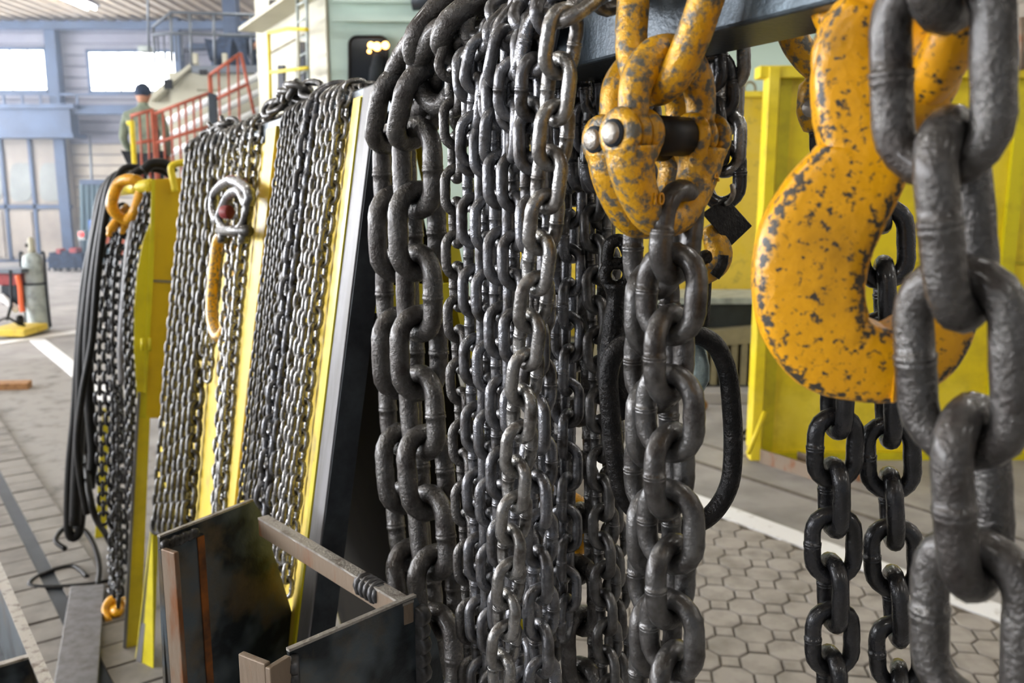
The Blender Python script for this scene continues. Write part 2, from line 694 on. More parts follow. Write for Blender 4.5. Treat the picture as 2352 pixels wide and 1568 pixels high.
def window_px(name, x0, y0, x1, y1, Y, cols, label, rows=(0, .9, 1)):
    a, c = W(x0, y1, Y), W(x1, y0, Y)
    f = MB()
    t = .035
    for (p, q) in ((a.x, a.x), (c.x, c.x)):
        f.abox(p - t, p + t, Y - .03, Y + .04, a.z - t, c.z + t)
    for zz in (a.z, c.z):
        f.abox(a.x, c.x, Y - .03, Y + .04, zz - t, zz + t)
    fo = f.build(name, BLUE, kind='structure', label=label)
    for k in range(1, cols):
        xx = a.x + (c.x - a.x) * k / cols
        MB().abox(xx - .012, xx + .012, Y - .035, Y - .006, a.z, c.z).build('glazing_bar', BLUE, fo)
    zz = a.z + (c.z - a.z) * .12
    MB().abox(a.x, c.x, Y - .03, Y - .006, zz - .012, zz + .012).build('glazing_bar', BLUE, fo)
    for k in range(cols):
        xa, xb = a.x + (c.x - a.x) * k / cols, a.x + (c.x - a.x) * (k + 1) / cols
        MB().abox(xa, xb, Y - .004, Y + .01, a.z, c.z).build('pane', WINDOW, fo)
    return fo


window_px('window_1', -130, 112, 104, 210, 19.96, 6, 'bright far window at the left edge above the crane girder')
window_px('window_2', 208, 117, 418, 212, 19.96, 6, 'bright far window behind the worker in an olive jacket')
# unseen windows added in the left wall to give light from the left
for k in range(5):
    y0 = -7.5 + k * 5.4
    f = MB()
    for z_ in (1.6, 4.6):
        f.abox(HX0, HX0 + .06, y0, y0 + 4.2, z_ - .05, z_ + .05)
    for q in range(5):
        f.abox(HX0, HX0 + .06, y0 + q * 1.05 - .03, y0 + q * 1.05 + .03, 1.6, 4.6)
    fo = f.build('window_%d' % (k + 3), BLUE, kind='structure', label='unseen glowing window added to the left wall as key light')
    for q in range(4):
        MB().abox(HX0 + .005, HX0 + .015, y0 + q * 1.05, y0 + q * 1.05 + 1.05, 1.6, 4.6).build('pane', KEY_PANE, fo)
# roof lamps
lamp0 = None
li = 0
for Y_ in (17.4, 12.2, 7.0, 1.8, -3.4):
    for X_ in (-8.35, -3.2, 1.95, 7.0):
        li += 1
        lab = 'white roof lamp visible at the top left edge' if li == 1 else 'white roof lamp in the %s row from the far wall, %s from the left' % (['first', 'second', 'third', 'fourth', 'fifth'][(li - 1) // 4], ['first', 'second', 'third', 'fourth'][(li - 1) % 4])
        t = thing('ceiling_lamp', (X_, Y_, HZ - .12), lab, 'lamp', 'fluorescent lamps under the roof')
        MB().abox(X_ - .16, X_ + .16, Y_ - .8, Y_ + .8, HZ - .06, HZ - .01).build('housing', GREYRAIL, t)
        for dx in (-.08, .08):
            MB().tube([(X_ + dx, Y_ - .75, HZ - .1), (X_ + dx, Y_ + .75, HZ - .1)], .028, 8).build('tube', LAMPM, t)
        MB().rod((X_, Y_, HZ - .02), (X_, Y_, HZ + .05), .02).build('hanger', GREYRAIL, t)

# steel columns, crane girder, gate on the far wall
MB().pbox(122, 50, 146, 604, 19.7, .25).build('trim_1', BLUE, kind='structure', label='blue steel column between the far windows')
MB().pbox(516, -40, 546, 300, 17.5, .3).build('trim_2', BLUE, kind='structure', label='dark blue steel column behind the bending worker')
MB().pbox(412, 40, 425, 604, 19.7, .2).build('trim_3', BLUE, kind='structure', label='slim blue column right of the bright window')
MB().pbox(-120, 48, 620, 66, 19.6, .2).build('trim_4', BLUE, kind='structure', label='blue eaves girder under the roof')
g = thing('crane_girder', W(20, 312, 19.2), 'blue overhead crane girder running above the hall gate', 'girder')
MB().pbox(-130, 246, 162, 314, 19.2, .35).build('web', BLUE, g)
MB().pbox(-130, 238, 168, 249, 19.05, .6).build('flange', BLUE, g)
MB().pbox(-130, 306, 168, 316, 19.05, .6).build('flange', BLUE, g)
for k in range(8):
    x = -120 + k * 42
    MB().pbox(x, 214, x + 4, 240, 19.1, .04).build('rail_post', BLUE, g)
MB().pbox(-130, 214, 320, 219, 19.1, .04).build('rail', BLUE, g)
MB().pbox(168, 240, 330, 262, 19.3, .25).build('catwalk', BLUE, g)
dr = MB().pbox(-130, 318, 164, 604, 19.8, .16).build('door_1', DOORM, kind='structure', label='tall panelled hall gate with frosted rounded panes')
for k in range(4):
    x0 = -116 + k * 68
    for (y0, y1) in ((330, 466), (486, 590)):
        MB().pbox(x0, y0, x0 + 56, y1, 19.77, .05).build('gate_panel', DOORM, dr)
    cx, cz = W(x0 + 28, 430, 19.75), 0
    pts = []
    for q in range(24):
        a = 2 * pi * q / 24
        e = .5
        pts.append(W(x0 + 28 + 25 * math.copysign(abs(cos(a)) ** e, cos(a)), 418 - 44 * math.copysign(abs(sin(a)) ** e, sin(a)), 19.75))
    MB().prism(pts, V((0, .03, 0))).build('frosted_pane', DOORG, dr)
for x in (-124, -58, 8, 74, 152):
    MB().pbox(x, 316, x + 7, 604, 19.74, .07).build('gate_stile', BLUE, dr)
for y in (470, 596):
    MB().pbox(-130, y, 164, y + 9, 19.74, .07).build('gate_rail', BLUE, dr)
MB().tube([W(206, 310, 19.6), W(210, 400, 19.6), V((W(210, 480, 19.6).x, 19.6, 0))], .03, 6).build('drain_pipe', GREYRAIL, label='thin grey pipe down the far cream wall', cat='pipe')

# tarp-covered booth and clutter by the far wall
t = thing('tarp_booth', W(235, 600, 18.2), 'dark blue-green curtained booth standing against the far wall', 'booth')
nb = 6
for k in range(nb):
    x0 = 186 + k * 12
    pts = catmull([W(x0 + 6, 416, 18.0), W(x0 + 8, 480, 18.0), W(x0 + 10, 604, 18.0)], 4)
    MB().tube(pts, .085, 8).build('curtain_fold', TARP, t)
MB().pbox(182, 412, 262, 424, 17.9, .5).build('top_rail', BLUE, t)
MB().pbox(205, 505, 226, 560, 17.6, .05).build('blue_sign', BLUEB, t)
for i, (x0, x1, y0, m_) in enumerate(((110, 128, 578, NAVY), (126, 140, 570, REDM), (138, 158, 575, NAVY), (156, 176, 568, REDM), (172, 190, 580, NAVY))):
    t = thing('floor_machine', W((x0 + x1) / 2, 622, 17.4), 'dark blue machine unit on the far floor, number %s from the gas cylinder' % ['one', 'two', 'three', 'four', 'five'][i], 'machine', 'machines along the far wall')
    t['label'] = ['dark blue welding set nearest the grey gas cylinder', 'red topped welding set beside the nearest blue one', 'dark blue welding set in the middle of the far row', 'red topped welding set near the booth curtain', 'dark blue welding set under the booth curtain'][i]
    MB().pbox(x0, y0 + 12, x1, 616, 17.4, .25).build('cabinet', NAVY, t, bev=.01)
    MB().pbox(x0 + 2, y0 + 2, x1 - 2, y0 + 13, 17.4, .25).build('lid', m_, t, bev=.01)
    for q in (x0 + 3, x1 - 3):
        MB().disc(W(q, 618, 17.42), (1, 0, 0), .035, .03).build('wheel', BLACKR, t)
t = thing('signal_lamp', W(186, 552, 17.6), 'small post with a red signal lamp by the far column', 'lamp')
MB().pbox(178, 530, 194, 551, 17.6, .12).build('box', CYLG, t)
MB().disc(W(186, 538, 17.58), (0, 1, 0), .05, .03).build('lens', REDGLOW, t)
MB().pbox(184, 551, 188, 622, 17.65, .04).build('post', GREYRAIL, t)

# ------------------------------------------------------------------ gas cylinder and cart at the left edge
gb = G(90, 760)
t = thing('gas_cylinder', gb, 'tall grey gas cylinder standing strapped to a trolley', 'gas cylinder')
kk = 10.0 / FPX


def gc(x, z):
    return gb + V((x, 0, z))


h = .96
prof = [(0, .115), (.02, .12), (.10, .122), (.11, .115), (.60, .115), (.62, .118), (.80, .112), (.86, .10), (.90, .07), (.92, .03)]
MB().tube([gc(0, z) for z, r in prof], [r for z, r in prof], 24).build('body', CYLG, t)
MB().tube([gc(0, .915), gc(0, .96), gc(0, .985), gc(0, 1.06), gc(0, 1.09)], [.035, .035, .03, .032, .02], 14).build('valve', CREAM, t)
MB().tube([gc(-.06, 1.0), gc(-.02, 1.0)], .022, 10).build('valve_wheel', BLACKR, t)
MB().tube([gc(.118 * cos(2 * pi * q / 24), .56) + V((0, .118 * sin(2 * pi * q / 24), 0)) for q in range(24)], .012, 6, closed=True).build('strap', RAIL_D, t)
for sx in (-1, 1):
    MB().tube(catmull([gc(sx * .10, .90), gc(sx * .13, .92), gc(sx * .14, .85), gc(sx * .135, .4), gc(sx * .14, .05)], 4), .014, 8).build('trolley_rail', RAIL_D, t)
t = thing('welding_cart', G(30, 742), 'welding cart with red unit and orange hose beside the gas cylinder', 'cart')
MB().pbox(-20, 628, 45, 655, 9.9, .3).build('red_unit', REDM, t, bev=.01)
MB().pbox(-20, 618, 48, 628, 9.8, .4).build('tray', GREYRAIL, t)
MB().pbox(2, 655, 42, 700, 9.9, .2).build('motor', RAIL_D, t, bev=.02)
MB().tube(catmull([W(40, 632, 9.75), W(46, 660, 9.75), W(49, 700, 9.75), W(52, 716, 9.75)], 5), .028, 8).build('hose', ORM, t)
MB().tube([W(24, 620, 9.8), W(26, 700, 9.8), W(16, 735, 9.8)], .018, 6).build('leg', RAIL_D, t)
MB().tube(catmull([W(-20, 745, 9.8), W(15, 730, 9.7), W(40, 742, 9.7), W(58, 748, 9.7)], 4), .015, 6).build('cable', BLACKR, t)
MB().disc(W(46, 735, 9.7), (1, 0, 0), .06, .05).build('wheel', BLACKR, t)
MB().tube([W(2, 680, 9.85), W(40, 712, 9.85)], .04, 8).build('white_bar', WHITE, t)
MB().pbox(-30, 757, 56, 773, 9.45, .5).build('floor_pallet', YELLOW_P, label='low yellow edged platform on the floor below the cart', cat='platform', bev=.01)
MB().box(G(20, 893) + Z * .03, V((.17, .02, 0)), V((-.02, .07, 0)), Z * .03).build('timber_block', WOOD, label='short sawn timber block lying on the left floor', cat='timber', bev=.005)

# ------------------------------------------------------------------ cream and mint vessel cabin behind the rack
cA = W(768, 400, 8.0)
dL = V((-.5, .866, 0))
cab = thing('vessel_cabin', (cA.x, cA.y, 0), 'cream and mint painted vessel cabin with dark windows behind the racks', 'cabin')
ca = V((cA.x, cA.y, 0))
MB().prism([ca, ca + V((5.0, .15, 0)), ca + V((5.0, 2.5, 0)), ca + dL * 2.45 + V((0, .2, 0)), ca + dL * 2.4], Z * 4.6).build('hull', MINT, cab)
nl = V((-.866, -.5, 0))
sid = MB().prism([ca + nl * .01, ca + nl * .01 + dL * 2.4, ca + nl * .01 + dL * 2.4 + Z * 4.5, ca + nl * .01 + Z * 4.5], nl * .02).build('side_plate', CREAM, cab)
for y in (46, 3):
    a = W(768, y, 7.97)
    MB().box((a.x + 2.4, 7.97, a.z), V((2.4, .07, 0)), V((0, .02, 0)), Z * .025).build('rubbing_strip', MINT, cab)


def sideP(px, py, off=.03):
    return ONP(px, py, ca + nl * off, nl)


def frontP(px, py, off=.02):
    return W(px, py, 7.98 - off)


def rrect(x0, y0, x1, y1, r, fn, n=5):
    pts = []
    for cx, cy, a0 in ((x1 - r, y0 + r, 0), (x0 + r, y0 + r, 90), (x0 + r, y1 - r, 180), (x1 - r, y1 - r, 270)):
        for k in range(n + 1):
            a = radians(a0 + 90 * k / n)
            pts.append(fn(cx + r * cos(a), cy - r * sin(a)))
    return pts


for (x0, y0, x1, y1) in ((802, 84, 890, 205), (936, 84, 1024, 205), (1070, 84, 1158, 205)):
    wn = MB().prism(rrect(x0, y0, x1, y1, 18, frontP), V((0, .05, 0))).build('cabin_window', DARKGL, cab)
    ring = rrect(x0, y0, x1, y1, 18, lambda x, y: frontP(x, y, .03))
    MB().tube(ring, .012, 6, closed=True).build('window_gasket', BLACKR, wn)
for (x, y, r) in ((852, 104, 7), (866, 107, 9), (885, 104, 8), (848, 118, 4)):
    MB().disc(frontP(x, y, .045), (0, 1, 0), r * .004, .02, 14).build('lit_bulb', GLOW, cab)
MB().tube(catmull([frontP(862, 190, .05), frontP(866, 150, .05), frontP(872, 125, .05)], 4), [.06] * 4 + [.05] * 4 + [.04], 8).build('seat_back', DARKC, cab)
for (x0, y0, x1, y1) in ((684, 96, 704, 215), (642, 150, 656, 232), (622, 0, 664, 34)):
    MB().prism([sideP(x0, y0), sideP(x1, y0), sideP(x1, y1), sideP(x0, y1)], nl * .02).build('side_opening', DARKGL, cab)
MB().prism([sideP(602, 68), sideP(768, -36), sideP(768, -28), sideP(602, 76)], nl * .25).build('roof_ledge', CREAM, cab)
MB().prism([sideP(618, 122, .03), sideP(700, 78, .03), sideP(700, 82, .03), sideP(618, 127, .03)], nl * .02).build('seam', KHAKI, cab)
t = thing('yellow_guard_rail', sideP(620, 235, .3), 'thin yellow tubular guard rail on the cabin side', 'guard rail')
yr = [sideP(616, 75, .3), sideP(660, 66, .3), sideP(706, 68, .3)]
MB().tube(yr, .016, 6).build('top_rail', YELLOW, t)
MB().tube([sideP(622, 166, .3), sideP(706, 156, .3)], .016, 6).build('mid_rail', YELLOW, t)
MB().tube([sideP(617, 76, .3), sideP(622, 236, .3)], .016, 6).build('post', YELLOW, t)
MB().tube([sideP(684, 66, .3), sideP(688, 236, .3)], .012, 6).build('post', CREAM, t)
t = thing('cabin_ladder', sideP(706, 225, .2), 'pale steel ladder fixed beside the cabin corner', 'ladder')
MB().tube([sideP(703, -60, .2), sideP(709, 225, .2)], .016, 6).build('stile', CYLG, t)
MB().tube([sideP(682, -60, .2), sideP(686, 225, .2)], .016, 6).build('stile', CYLG, t)
for k in range(7):
    y = -40 + k * 40
    MB().tube([sideP(683, y + 12, .2), sideP(706, y, .2)], .011, 6).build('rung', CYLG, t)
MB().tube([W(946, 0, 7.9), W(1028, -6, 7.9)], .09, 10).build('horn_pipe', RAIL_D, label='dark pipe end along the cabin front above the window', cat='pipe')

# stepped cream deck house with rails
t = thing('deck_block', W(480, 260, 12.5), 'cream painted deck house below the grey railed platform', 'deck house')
MB().pbox(395, 166, 606, 420, 12.5, .5).build('wall', CREAM, t)
MB().pbox(440, 150, 612, 166, 12.3, .8).build('deck_edge', GREYRAIL, t)
MB().pbox(346, 214, 400, 420, 12.6, 1.5).build('wall', CREAM, t)
MB().prism([W(346, 216, 12.4), W(440, 142, 12.4), W(440, 152, 12.4), W(346, 232, 12.4)], V((0, .5, 0))).build('slanting_beam', CREAM, t)
for (x0, y0, x1, y1) in ((458, 160, 474, 172), (376, 182, 394, 204)):
    MB().pbox(x0, y0, x1, y1, 12.28, .05).build('dark_port', DARKGL, t)
MB().pbox(452, 205, 530, 208, 12.46, .05).build('seam', KHAKI, t)
for y0 in (232, 268, 310):
    MB().tube([W(360, y0 + 60, 12.2), W(600, y0 - 60, 12.2)], .05, 6).build('pipe', WHITE, t)
t = thing('platform_railing', W(480, 150, 12.3), 'grey tubular railing round the upper platform', 'railing')
for y in (28, 76):
    MB().tube([W(352, y + (34 if y == 28 else 4), 12.3), W(392, y, 12.3), W(620, y + 8, 12.3)], .022, 6).build('rail', GREYRAIL, t)
for x in (352, 392, 436, 490, 575, 612):
    MB().tube([W(x, 32 if x > 360 else 62, 12.3), W(x + 4, 150, 12.3)], .02, 6).build('post', GREYRAIL, t)
for k in range(5):
    MB().tube([W(362 + k * 14, 80, 12.35), W(364 + k * 14, 140, 12.35)], .012, 6).build('baluster', GREYRAIL, t)
for x in (442, 510):
    MB().pbox(x, 122, x + 10, 146, 12.25, .06).build('white_stanchion', CREAM, t)
MB().pbox(430, 100, 612, 112, 19.75, .3).build('duct', NAVY, label='dark blue duct behind the upper railing', cat='duct')
t = thing('ventilation_box', W(330, 130, 14), 'pale grey box lamp above the bright window', 'box')
MB().pbox(316, 104, 342, 118, 14, .2).build('body', CYLG, t, bev=.01)
MB().tube([W(342, 118, 14), V((W(348, 40, 14).x, 14, HZ + .04))], .02, 6).build('bracket', GREYRAIL, t)

# red oxide stair railing
t = thing('stair_railing', W(430, 390, 10.5), 'red-brown steel stair railing climbing behind the chain racks', 'railing')
r1 = [(308, 262), (332, 256), (365, 268), (420, 240), (480, 212), (482, 175), (550, 128)]
for (a, c) in (((300, 266), (352, 252)), ((352, 262), (480, 214)), ((482, 172), (553, 122)), ((553, 122), (584, 262)), ((302, 330), (352, 322)), ((352, 330), (480, 290)), ((490, 230), (572, 192))):
    MB().tube([W(a[0], a[1], 10.5), W(c[0], c[1], 10.5)], .02, 6).build('handrail', ORRAIL, t)
for (x, y) in ((302, 266), (320, 262), (338, 258), (350, 254), (358, 262), (374, 256), (392, 250), (410, 244), (426, 238), (444, 230), (460, 222), (482, 172), (502, 160), (524, 146), (546, 130)):
    MB().tube([W(x, y, 10.5), W(x + 8, 420, 10.5) if x not in (302, 350, 482) else W(x, y, 10.5) * 1 - Z * W(x, y, 10.5).z], .014 if x not in (350, 482) else .028, 6).build('baluster', ORRAIL, t)
t = thing('yellow_marker_post', W(306, 400, 10.3), 'yellow post at the foot of the red stair railing', 'post')
MB().tube([W(303, 278, 10.3), V((W(305, 400, 10.3).x, 10.3, 0))], .03, 8).build('post', YELLOW, t)
MB().tube([W(292, 284, 10.3), W(306, 280, 10.3)], .025, 6).build('arm', YELLOW, t)
MB().prism([W(477, 212, 10.2), W(495, 216, 10.2), V((W(480, 420, 10.2).x + .1, 10.2, 0)), V((W(462, 420, 10.2).x + .1, 10.2, 0))], V((0, .05, 0))).build('grey_board', RAIL_D, label='slanting dark grey board beside the stair railing', cat='board')


# ------------------------------------------------------------------ workers
def person(loc, joints, edges, radii, label, top, low, head, hair):
    """joints: offsets in metres from loc"""
    t = thing('person', loc, label, 'person')

    def skin(name, keys, es, m_):
        idx = {k: i for i, k in enumerate(keys)}
        me = bpy.data.meshes.new(name)
        me.from_pydata([joints[k] for k in keys], [(idx[a], idx[b]) for a, b in es], [])
        me.materials.append(m_)
        o = bpy.data.objects.new(name, me)
        COL.objects.link(o)
        o.parent = t
        WL[o] = WL[t]
        md = o.modifiers.new('skin', 'SKIN')
        for k in keys:
            me.skin_vertices[0].data[idx[k]].radius = (radii[k], radii[k] * .85)
        me.skin_vertices[0].data[0].use_root = True
        ss = o.modifiers.new('sub', 'SUBSURF')
        ss.levels = ss.render_levels = 2
        for p in me.polygons:
            p.use_smooth = True
        md.use_smooth_shade = True
        return o
    ks = list(joints)
    body = skin('body', ks, edges, top)
    ct = [k for k in ks if k in ('hip', 'hl', 'hr', 'kl', 'kr', 'al', 'ar', 'tl', 'tr')]
    for k in ct:
        radii[k] *= 1.14
    skin('trousers', ct, [e for e in edges if e[0] in ct and e[1] in ct], low)
    h = V(joints['head'])
    b = MB()
    dirn = (V(joints['head']) - V(joints['neck'])).normalized()
    L0 = V(loc)
    b.tube([L0 + h + dirn * z for z in (-.10, -.07, -.02, .03, .08, .115, .13)], [.035, .062, .078, .085, .072, .04, .01], 14)
    hd = b.build('head', SKIN, t)
    f = -V(head)
    side = dirn.cross(f).normalized()
    for s_ in (-1, 1):
        MB().disc(L0 + h + side * .083 * s_, side, .025, .014, 10).build('ear', SKIN, hd)
        MB().disc(L0 + h - f * .078 + side * .03 * s_ + dirn * .012, f, .012, .01, 8).build('eye', DARKC, hd)
    MB().tube([L0 + h - f * .075 + dirn * .01, L0 + h - f * .10 - dirn * .02], [.01, .016], 8).build('nose', SKIN, hd)
    MB().tube([L0 + h - f * .078 - dirn * .045 - side * .02, L0 + h - f * .078 - dirn * .045 + side * .02], .006, 6).build('mouth', REDM, hd)
    MB().tube([L0 + h + dirn * z for z in (-.01, .03, .07, .11, .145, .155)], [.084, .096, .095, .078, .04, .01], 14).build('knit_cap', hair, t)
    for k, d in (('wl', 'll'), ('wr', 'lr')):
        w0 = L0 + V(joints[k])
        dd = (V(joints[k]) - V(joints[d])).normalized()
        sd = dd.orthogonal().normalized()
        hb = MB().tube([w0, w0 + dd * .04, w0 + dd * .09], [.03, .045, .035], 10, aspect=.5).build('hand', SKIN, t)
        for q in range(4):
            o_ = sd * (-.03 + .02 * q)
            ln = (.07, .08, .075, .055)[q]
            MB().tube([w0 + dd * .08 + o_, w0 + dd * (.08 + ln * .6) + o_, w0 + dd * (.08 + ln) + o_ * .9 + dd.cross(sd) * .02], .0095, 6).build('finger', SKIN, hb)
        MB().tube([w0 + dd * .03 - sd * .035, w0 + dd * .07 - sd * .06, w0 + dd * .10 - sd * .055], .011, 6).build('thumb', SKIN, hb)
    return t


E_ = [('hip', 'spine'), ('spine', 'chest'), ('chest', 'neck'), ('chest', 'sl'), ('sl', 'll'), ('ll', 'wl'), ('chest', 'sr'), ('sr', 'lr'), ('lr', 'wr'),
      ('hip', 'hl'), ('hl', 'kl'), ('kl', 'al'), ('al', 'tl'), ('hip', 'hr'), ('hr', 'kr'), ('kr', 'ar'), ('ar', 'tr'), ('neck', 'head')]
RAD = dict(hip=.17, spine=.165, chest=.19, neck=.065, sl=.085, sr=.085, ll=.06, lr=.06, wl=.04, wr=.04, hl=.11, hr=.11, kl=.075, kr=.075, al=.05, ar=.05, tl=.045, tr=.045, head=.05)
stand = dict(hip=(0, 0, .92), spine=(0, 0, 1.12), chest=(0, .01, 1.34), neck=(0, 0, 1.52), sl=(-.2, 0, 1.42), ll=(-.27, -.02, 1.15), wl=(-.22, .14, .95),
             sr=(.2, 0, 1.42), lr=(.27, -.02, 1.15), wr=(.22, .14, .95), hl=(-.1, 0, .88), kl=(-.11, .02, .48), al=(-.11, 0, .08), tl=(-.12, .16, .04),
             hr=(.1, 0, .88), kr=(.11, .02, .48), ar=(.11, 0, .08), tr=(.12, .16, .04), head=(0, .02, 1.66))
kA = 10.9 / FPX
hp = W(326, 208, 10.9)
person(hp - V((0, 0, 1.72)), stand, E_, dict(RAD), 'worker in olive jacket and dark cap seen from behind at the stair railing', OLIVE, DARKC, (0, 1, 0), NAVY)
bend = dict(stand)
bend.update(hip=(0, 0, .9), spine=(.12, .02, 1.05), chest=(.30, .04, 1.08), neck=(.43, .04, 1.0), head=(.52, .04, .92), sl=(.32, -.16, 1.03), ll=(.36, -.2, .78), wl=(.44, -.18, .58),
            sr=(.32, .2, 1.03), lr=(.38, .24, .78), wr=(.46, .22, .58))
hp = W(512, 112, 13.6)
person(hp - V((0, 0, .90)), bend, E_, dict(RAD), 'worker in navy overalls bending forward on the upper platform', NAVY, NAVY, (.7, 0, -.7), DARKC)
MB().abox(hp.x - .7, hp.x + 1.0, 13.2, 14.1, hp.z - .96, hp.z - .90).build('platform_deck', GREYRAIL, label='grey plate deck under the bending worker', cat='platform')
MB().tube([V((hp.x - .05, 13.7, 0)), V((hp.x - .05, 13.7, hp.z - .96))], .05, 8).build('deck_prop', GREYRAIL, label='grey steel prop under the platform deck', cat='prop')
st = W(326, 208, 10.9)
MB().abox(st.x - .5, st.x + .7, 10.6, 11.3, st.z - 1.82, st.z - 1.72).build('stair_landing', ORRAIL, label='red-brown stair landing under the worker in olive', cat='landing')
for dx in (-.4, .6):
    MB().rod((st.x + dx, 10.95, 0), (st.x + dx, 10.95, st.z - 1.82), .05).build('landing_post', ORRAIL, label='red-brown %s post carrying the stair landing' % ('left' if dx < 0 else 'right'), cat='post')

# ================================================================== RIGHT BACKGROUND
t = thing('yellow_container', (2.2, 5.2, 0), 'large bright yellow steel container behind the orange hook', 'container')
MB().pbox(1768, 176, 2620, 1060, 5.2, .12).build('body', YELLOW, t)
MB().pbox(1746, 150, 2640, 178, 5.12, .12).build('top_lip', YELLOW, t, bev=.004)
MB().pbox(1746, 152, 1770, 1058, 5.10, .12).build('corner_post', YELLOW, t, bev=.004)
MB().pbox(1770, 178, 1796, 1062, 5.17, .05).build('corner_flange', YELLOW_D, t)
MB().pbox(2300, 178, 2330, 1062, 5.17, .05).build('side_rib', YELLOW_D, t)
MB().pbox(1770, 1040, 2640, 1066, 5.15, .1).build('bottom_rail', YELLOW_D, t)
MB().pbox(1990, 600, 2640, 606, 5.19, .05).build('panel_seam', YELLOW_D, t)
MB().tube([W(2346, 40, 5.1) + V((0, 0, 0)), W(2346, 160, 5.1)], .02, 6).build('lifting_bar', RUST, t)
MB().tube([W(1757, 945, 5.05), W(1718, 1042, 4.95)], .014, 6).build('brace', YELLOW, t)
t = thing('yellow_screen', W(1500, 690, 7.6), 'plain yellow steel screen standing behind the machine bed', 'screen')
MB().pbox(1180, 214, 1790, 960, 7.6, .08).build('sheet', YELLOW_P, t)
MB().pbox(1180, 209, 1790, 222, 7.56, .14).build('top_rail', YELLOW, t)
MB().tube([W(1722 + 13 * cos(a * pi / 8), 204 - 16 * sin(a * pi / 8), 7.58) for a in range(-2, 11)], .012, 6).build('lifting_eye', KHAKI, t)
t = thing('machine_bed', W(1550, 905, 6.9), 'long dark machine bed with pale top and ribbed side', 'machine')
MB().pbox(1150, 684, 1800, 698, 6.85, .6).build('top_plate', CYLG, t)
MB().pbox(1150, 698, 1800, 752, 6.9, .5).build('dark_side', RAIL_D, t)
MB().prism([W(1150, 800, 6.8), W(1800, 745, 6.8), W(1800, 782, 6.8), W(1150, 835, 6.8)], V((0, .3, 0))).build('khaki_rail', KHAKI, t)
for k in range(22):
    x = 1290 + k * 23
    MB().pbox(x, 786, x + 14, 884, 6.82, .2).build('rib', KHAKI, t)
MB().pbox(1150, 786, 1800, 886, 6.98, .3).build('rib_backing', RAIL_D, t)
MB().pbox(1150, 884, 1800, 906, 6.82, .5).build('base', RAIL_D, t)
MB().abox(.0, 2.3, 6.55, 6.78, 0, .09).build('concrete_kerb', CONC, label='low concrete kerb in front of the machine bed', cat='kerb', bev=.01)
a, c = G(1712, 1052), G(1885, 1108)
dv = (c - a).normalized()
nv = V((-dv.y, dv.x, 0))
MB().prism([a, a + nv * .09, a + nv * .09 + Z * .012, a + nv * .012 + Z * .012, a + nv * .012 + Z * .085, a + Z * .085], (c - a)).build('steel_angle', RUST, label='brown steel angle lying before the yellow container', cat='angle iron')
a2 = G(1830, 1062)
MB().prism([a2, a2 + nv * .07, a2 + nv * .07 + Z * .01, a2 + nv * .01 + Z * .01, a2 + nv * .01 + Z * .07, a2 + Z * .07], dv * .55).build('steel_angle', RUST, label='short rusty angle under the yellow container front', cat='angle iron')
MB().tube(catmull([G(1700, 1000) + Z * .01, G(1735, 985) + Z * .02, G(1770, 1000) + Z * .01, G(1745, 1015) + Z * .02, G(1705, 1010) + Z * .01], 6), .012, 6).build('black_cable', BLACKR, label='black cable coiled on the floor by the yellow brace', cat='cable')
MB().disc(G(1612, 942) + Z * .04, (.3, -1, 0), .04, .05).build('rubber_stop', WOOD, label='small round brown stop on the floor behind chains', cat='stop')
t = thing('far_pillars', W(1700, 210, 12), 'pale grey machine column with a red signal lamp', 'machine')
MB().pbox(1640, 90, 1700, 800, 12, .5).build('column', CYLG, t)
MB().pbox(1708, 100, 1745, 800, 12.1, .5).build('column', CREAM, t)
MB().disc(W(1668, 148, 11.9), (0, 1, 0), .07, .05, 14).build('red_lamp', REDGLOW, t)
t = thing('blue_gantry', W(1830, 150, 14), 'blue steel gantry far behind the yellow container', 'gantry')
MB().pbox(1772, 20, 1880, 800, 14, .5).build('frame', BLUE, t)
MB().pbox(1740, 116, 1900, 124, 13.9, .2).build('beam', CYLG, t)

# ================================================================== CHAIN RACK
rack = thing('chain_rack', SD(1.4, .3, 0), 'long yellow A-frame chain rack with a dark steel top beam', 'rack')
MB().sbox(-1.0, 2.86, BD0, BD1, BZ0, BZ1).build('top_beam', BEAM, rack, bev=.002, label='dark blue-grey steel beam')


def leanface(s0, s1, z0, z1, off0, off1):
    """slab on the leaning left face between two distances out of it"""
    b = MB()
    P = [SD(s0, faceD(z0) - off1, z0), SD(s1, faceD(z0) - off1, z0), SD(s1, faceD(z1) - off1, z1), SD(s0, faceD(z1) - off1, z1)]
    b.prism(P, N * (off1 - off0))
    return b


leanface(1.045, 2.84, .74, 1.73, -.012, -.004).build('face_sheet', YELLOW_P, rack, label='dusty yellow sloping sheet')
leanface(1.0, 1.047, .0, 1.755, -.012, .002).build('edge_strip', YELLOW_P, rack, bev=.001)
leanface(1.0, 1.012, .0, 1.752, .002, .006).build('lime_edge', YELLOW_D, rack)
for k in range(9):      # weld slots down the strip
    z1 = 1.70 - k * .145
    leanface(1.017, 1.021, z1 - .085, z1, .001, .0035).build('weld_slot', RAIL_D, rack)
    leanface(1.013, 1.024, z1 - .145, z1 - .087, .001, .004).build('weld_bead', YELLOW, rack)
leanface(1.515, 1.60, .3, 1.752, -.012, .003).build('post_strip', YELLOW_P, rack)
leanface(2.80, 2.86, .74, 1.752, -.012, .003).build('post_strip', YELLOW_P, rack)
leanface(1.60, 2.84, .80, .86, -.008, .006).build('lower_rail', YELLOW, rack)
# grey box leg at the near end: pale sloping face, dark end face
leanface(.950, 1.0, .0, 1.762, -.026, .004).build('end_leg', GREYLEG, rack, bev=.001, label='pale grey steel end leg')
leanface(.947, .9505, .0, 1.755, -.026, .002).build('end_leg_web', GREYLEG_D, rack)
RL = .21


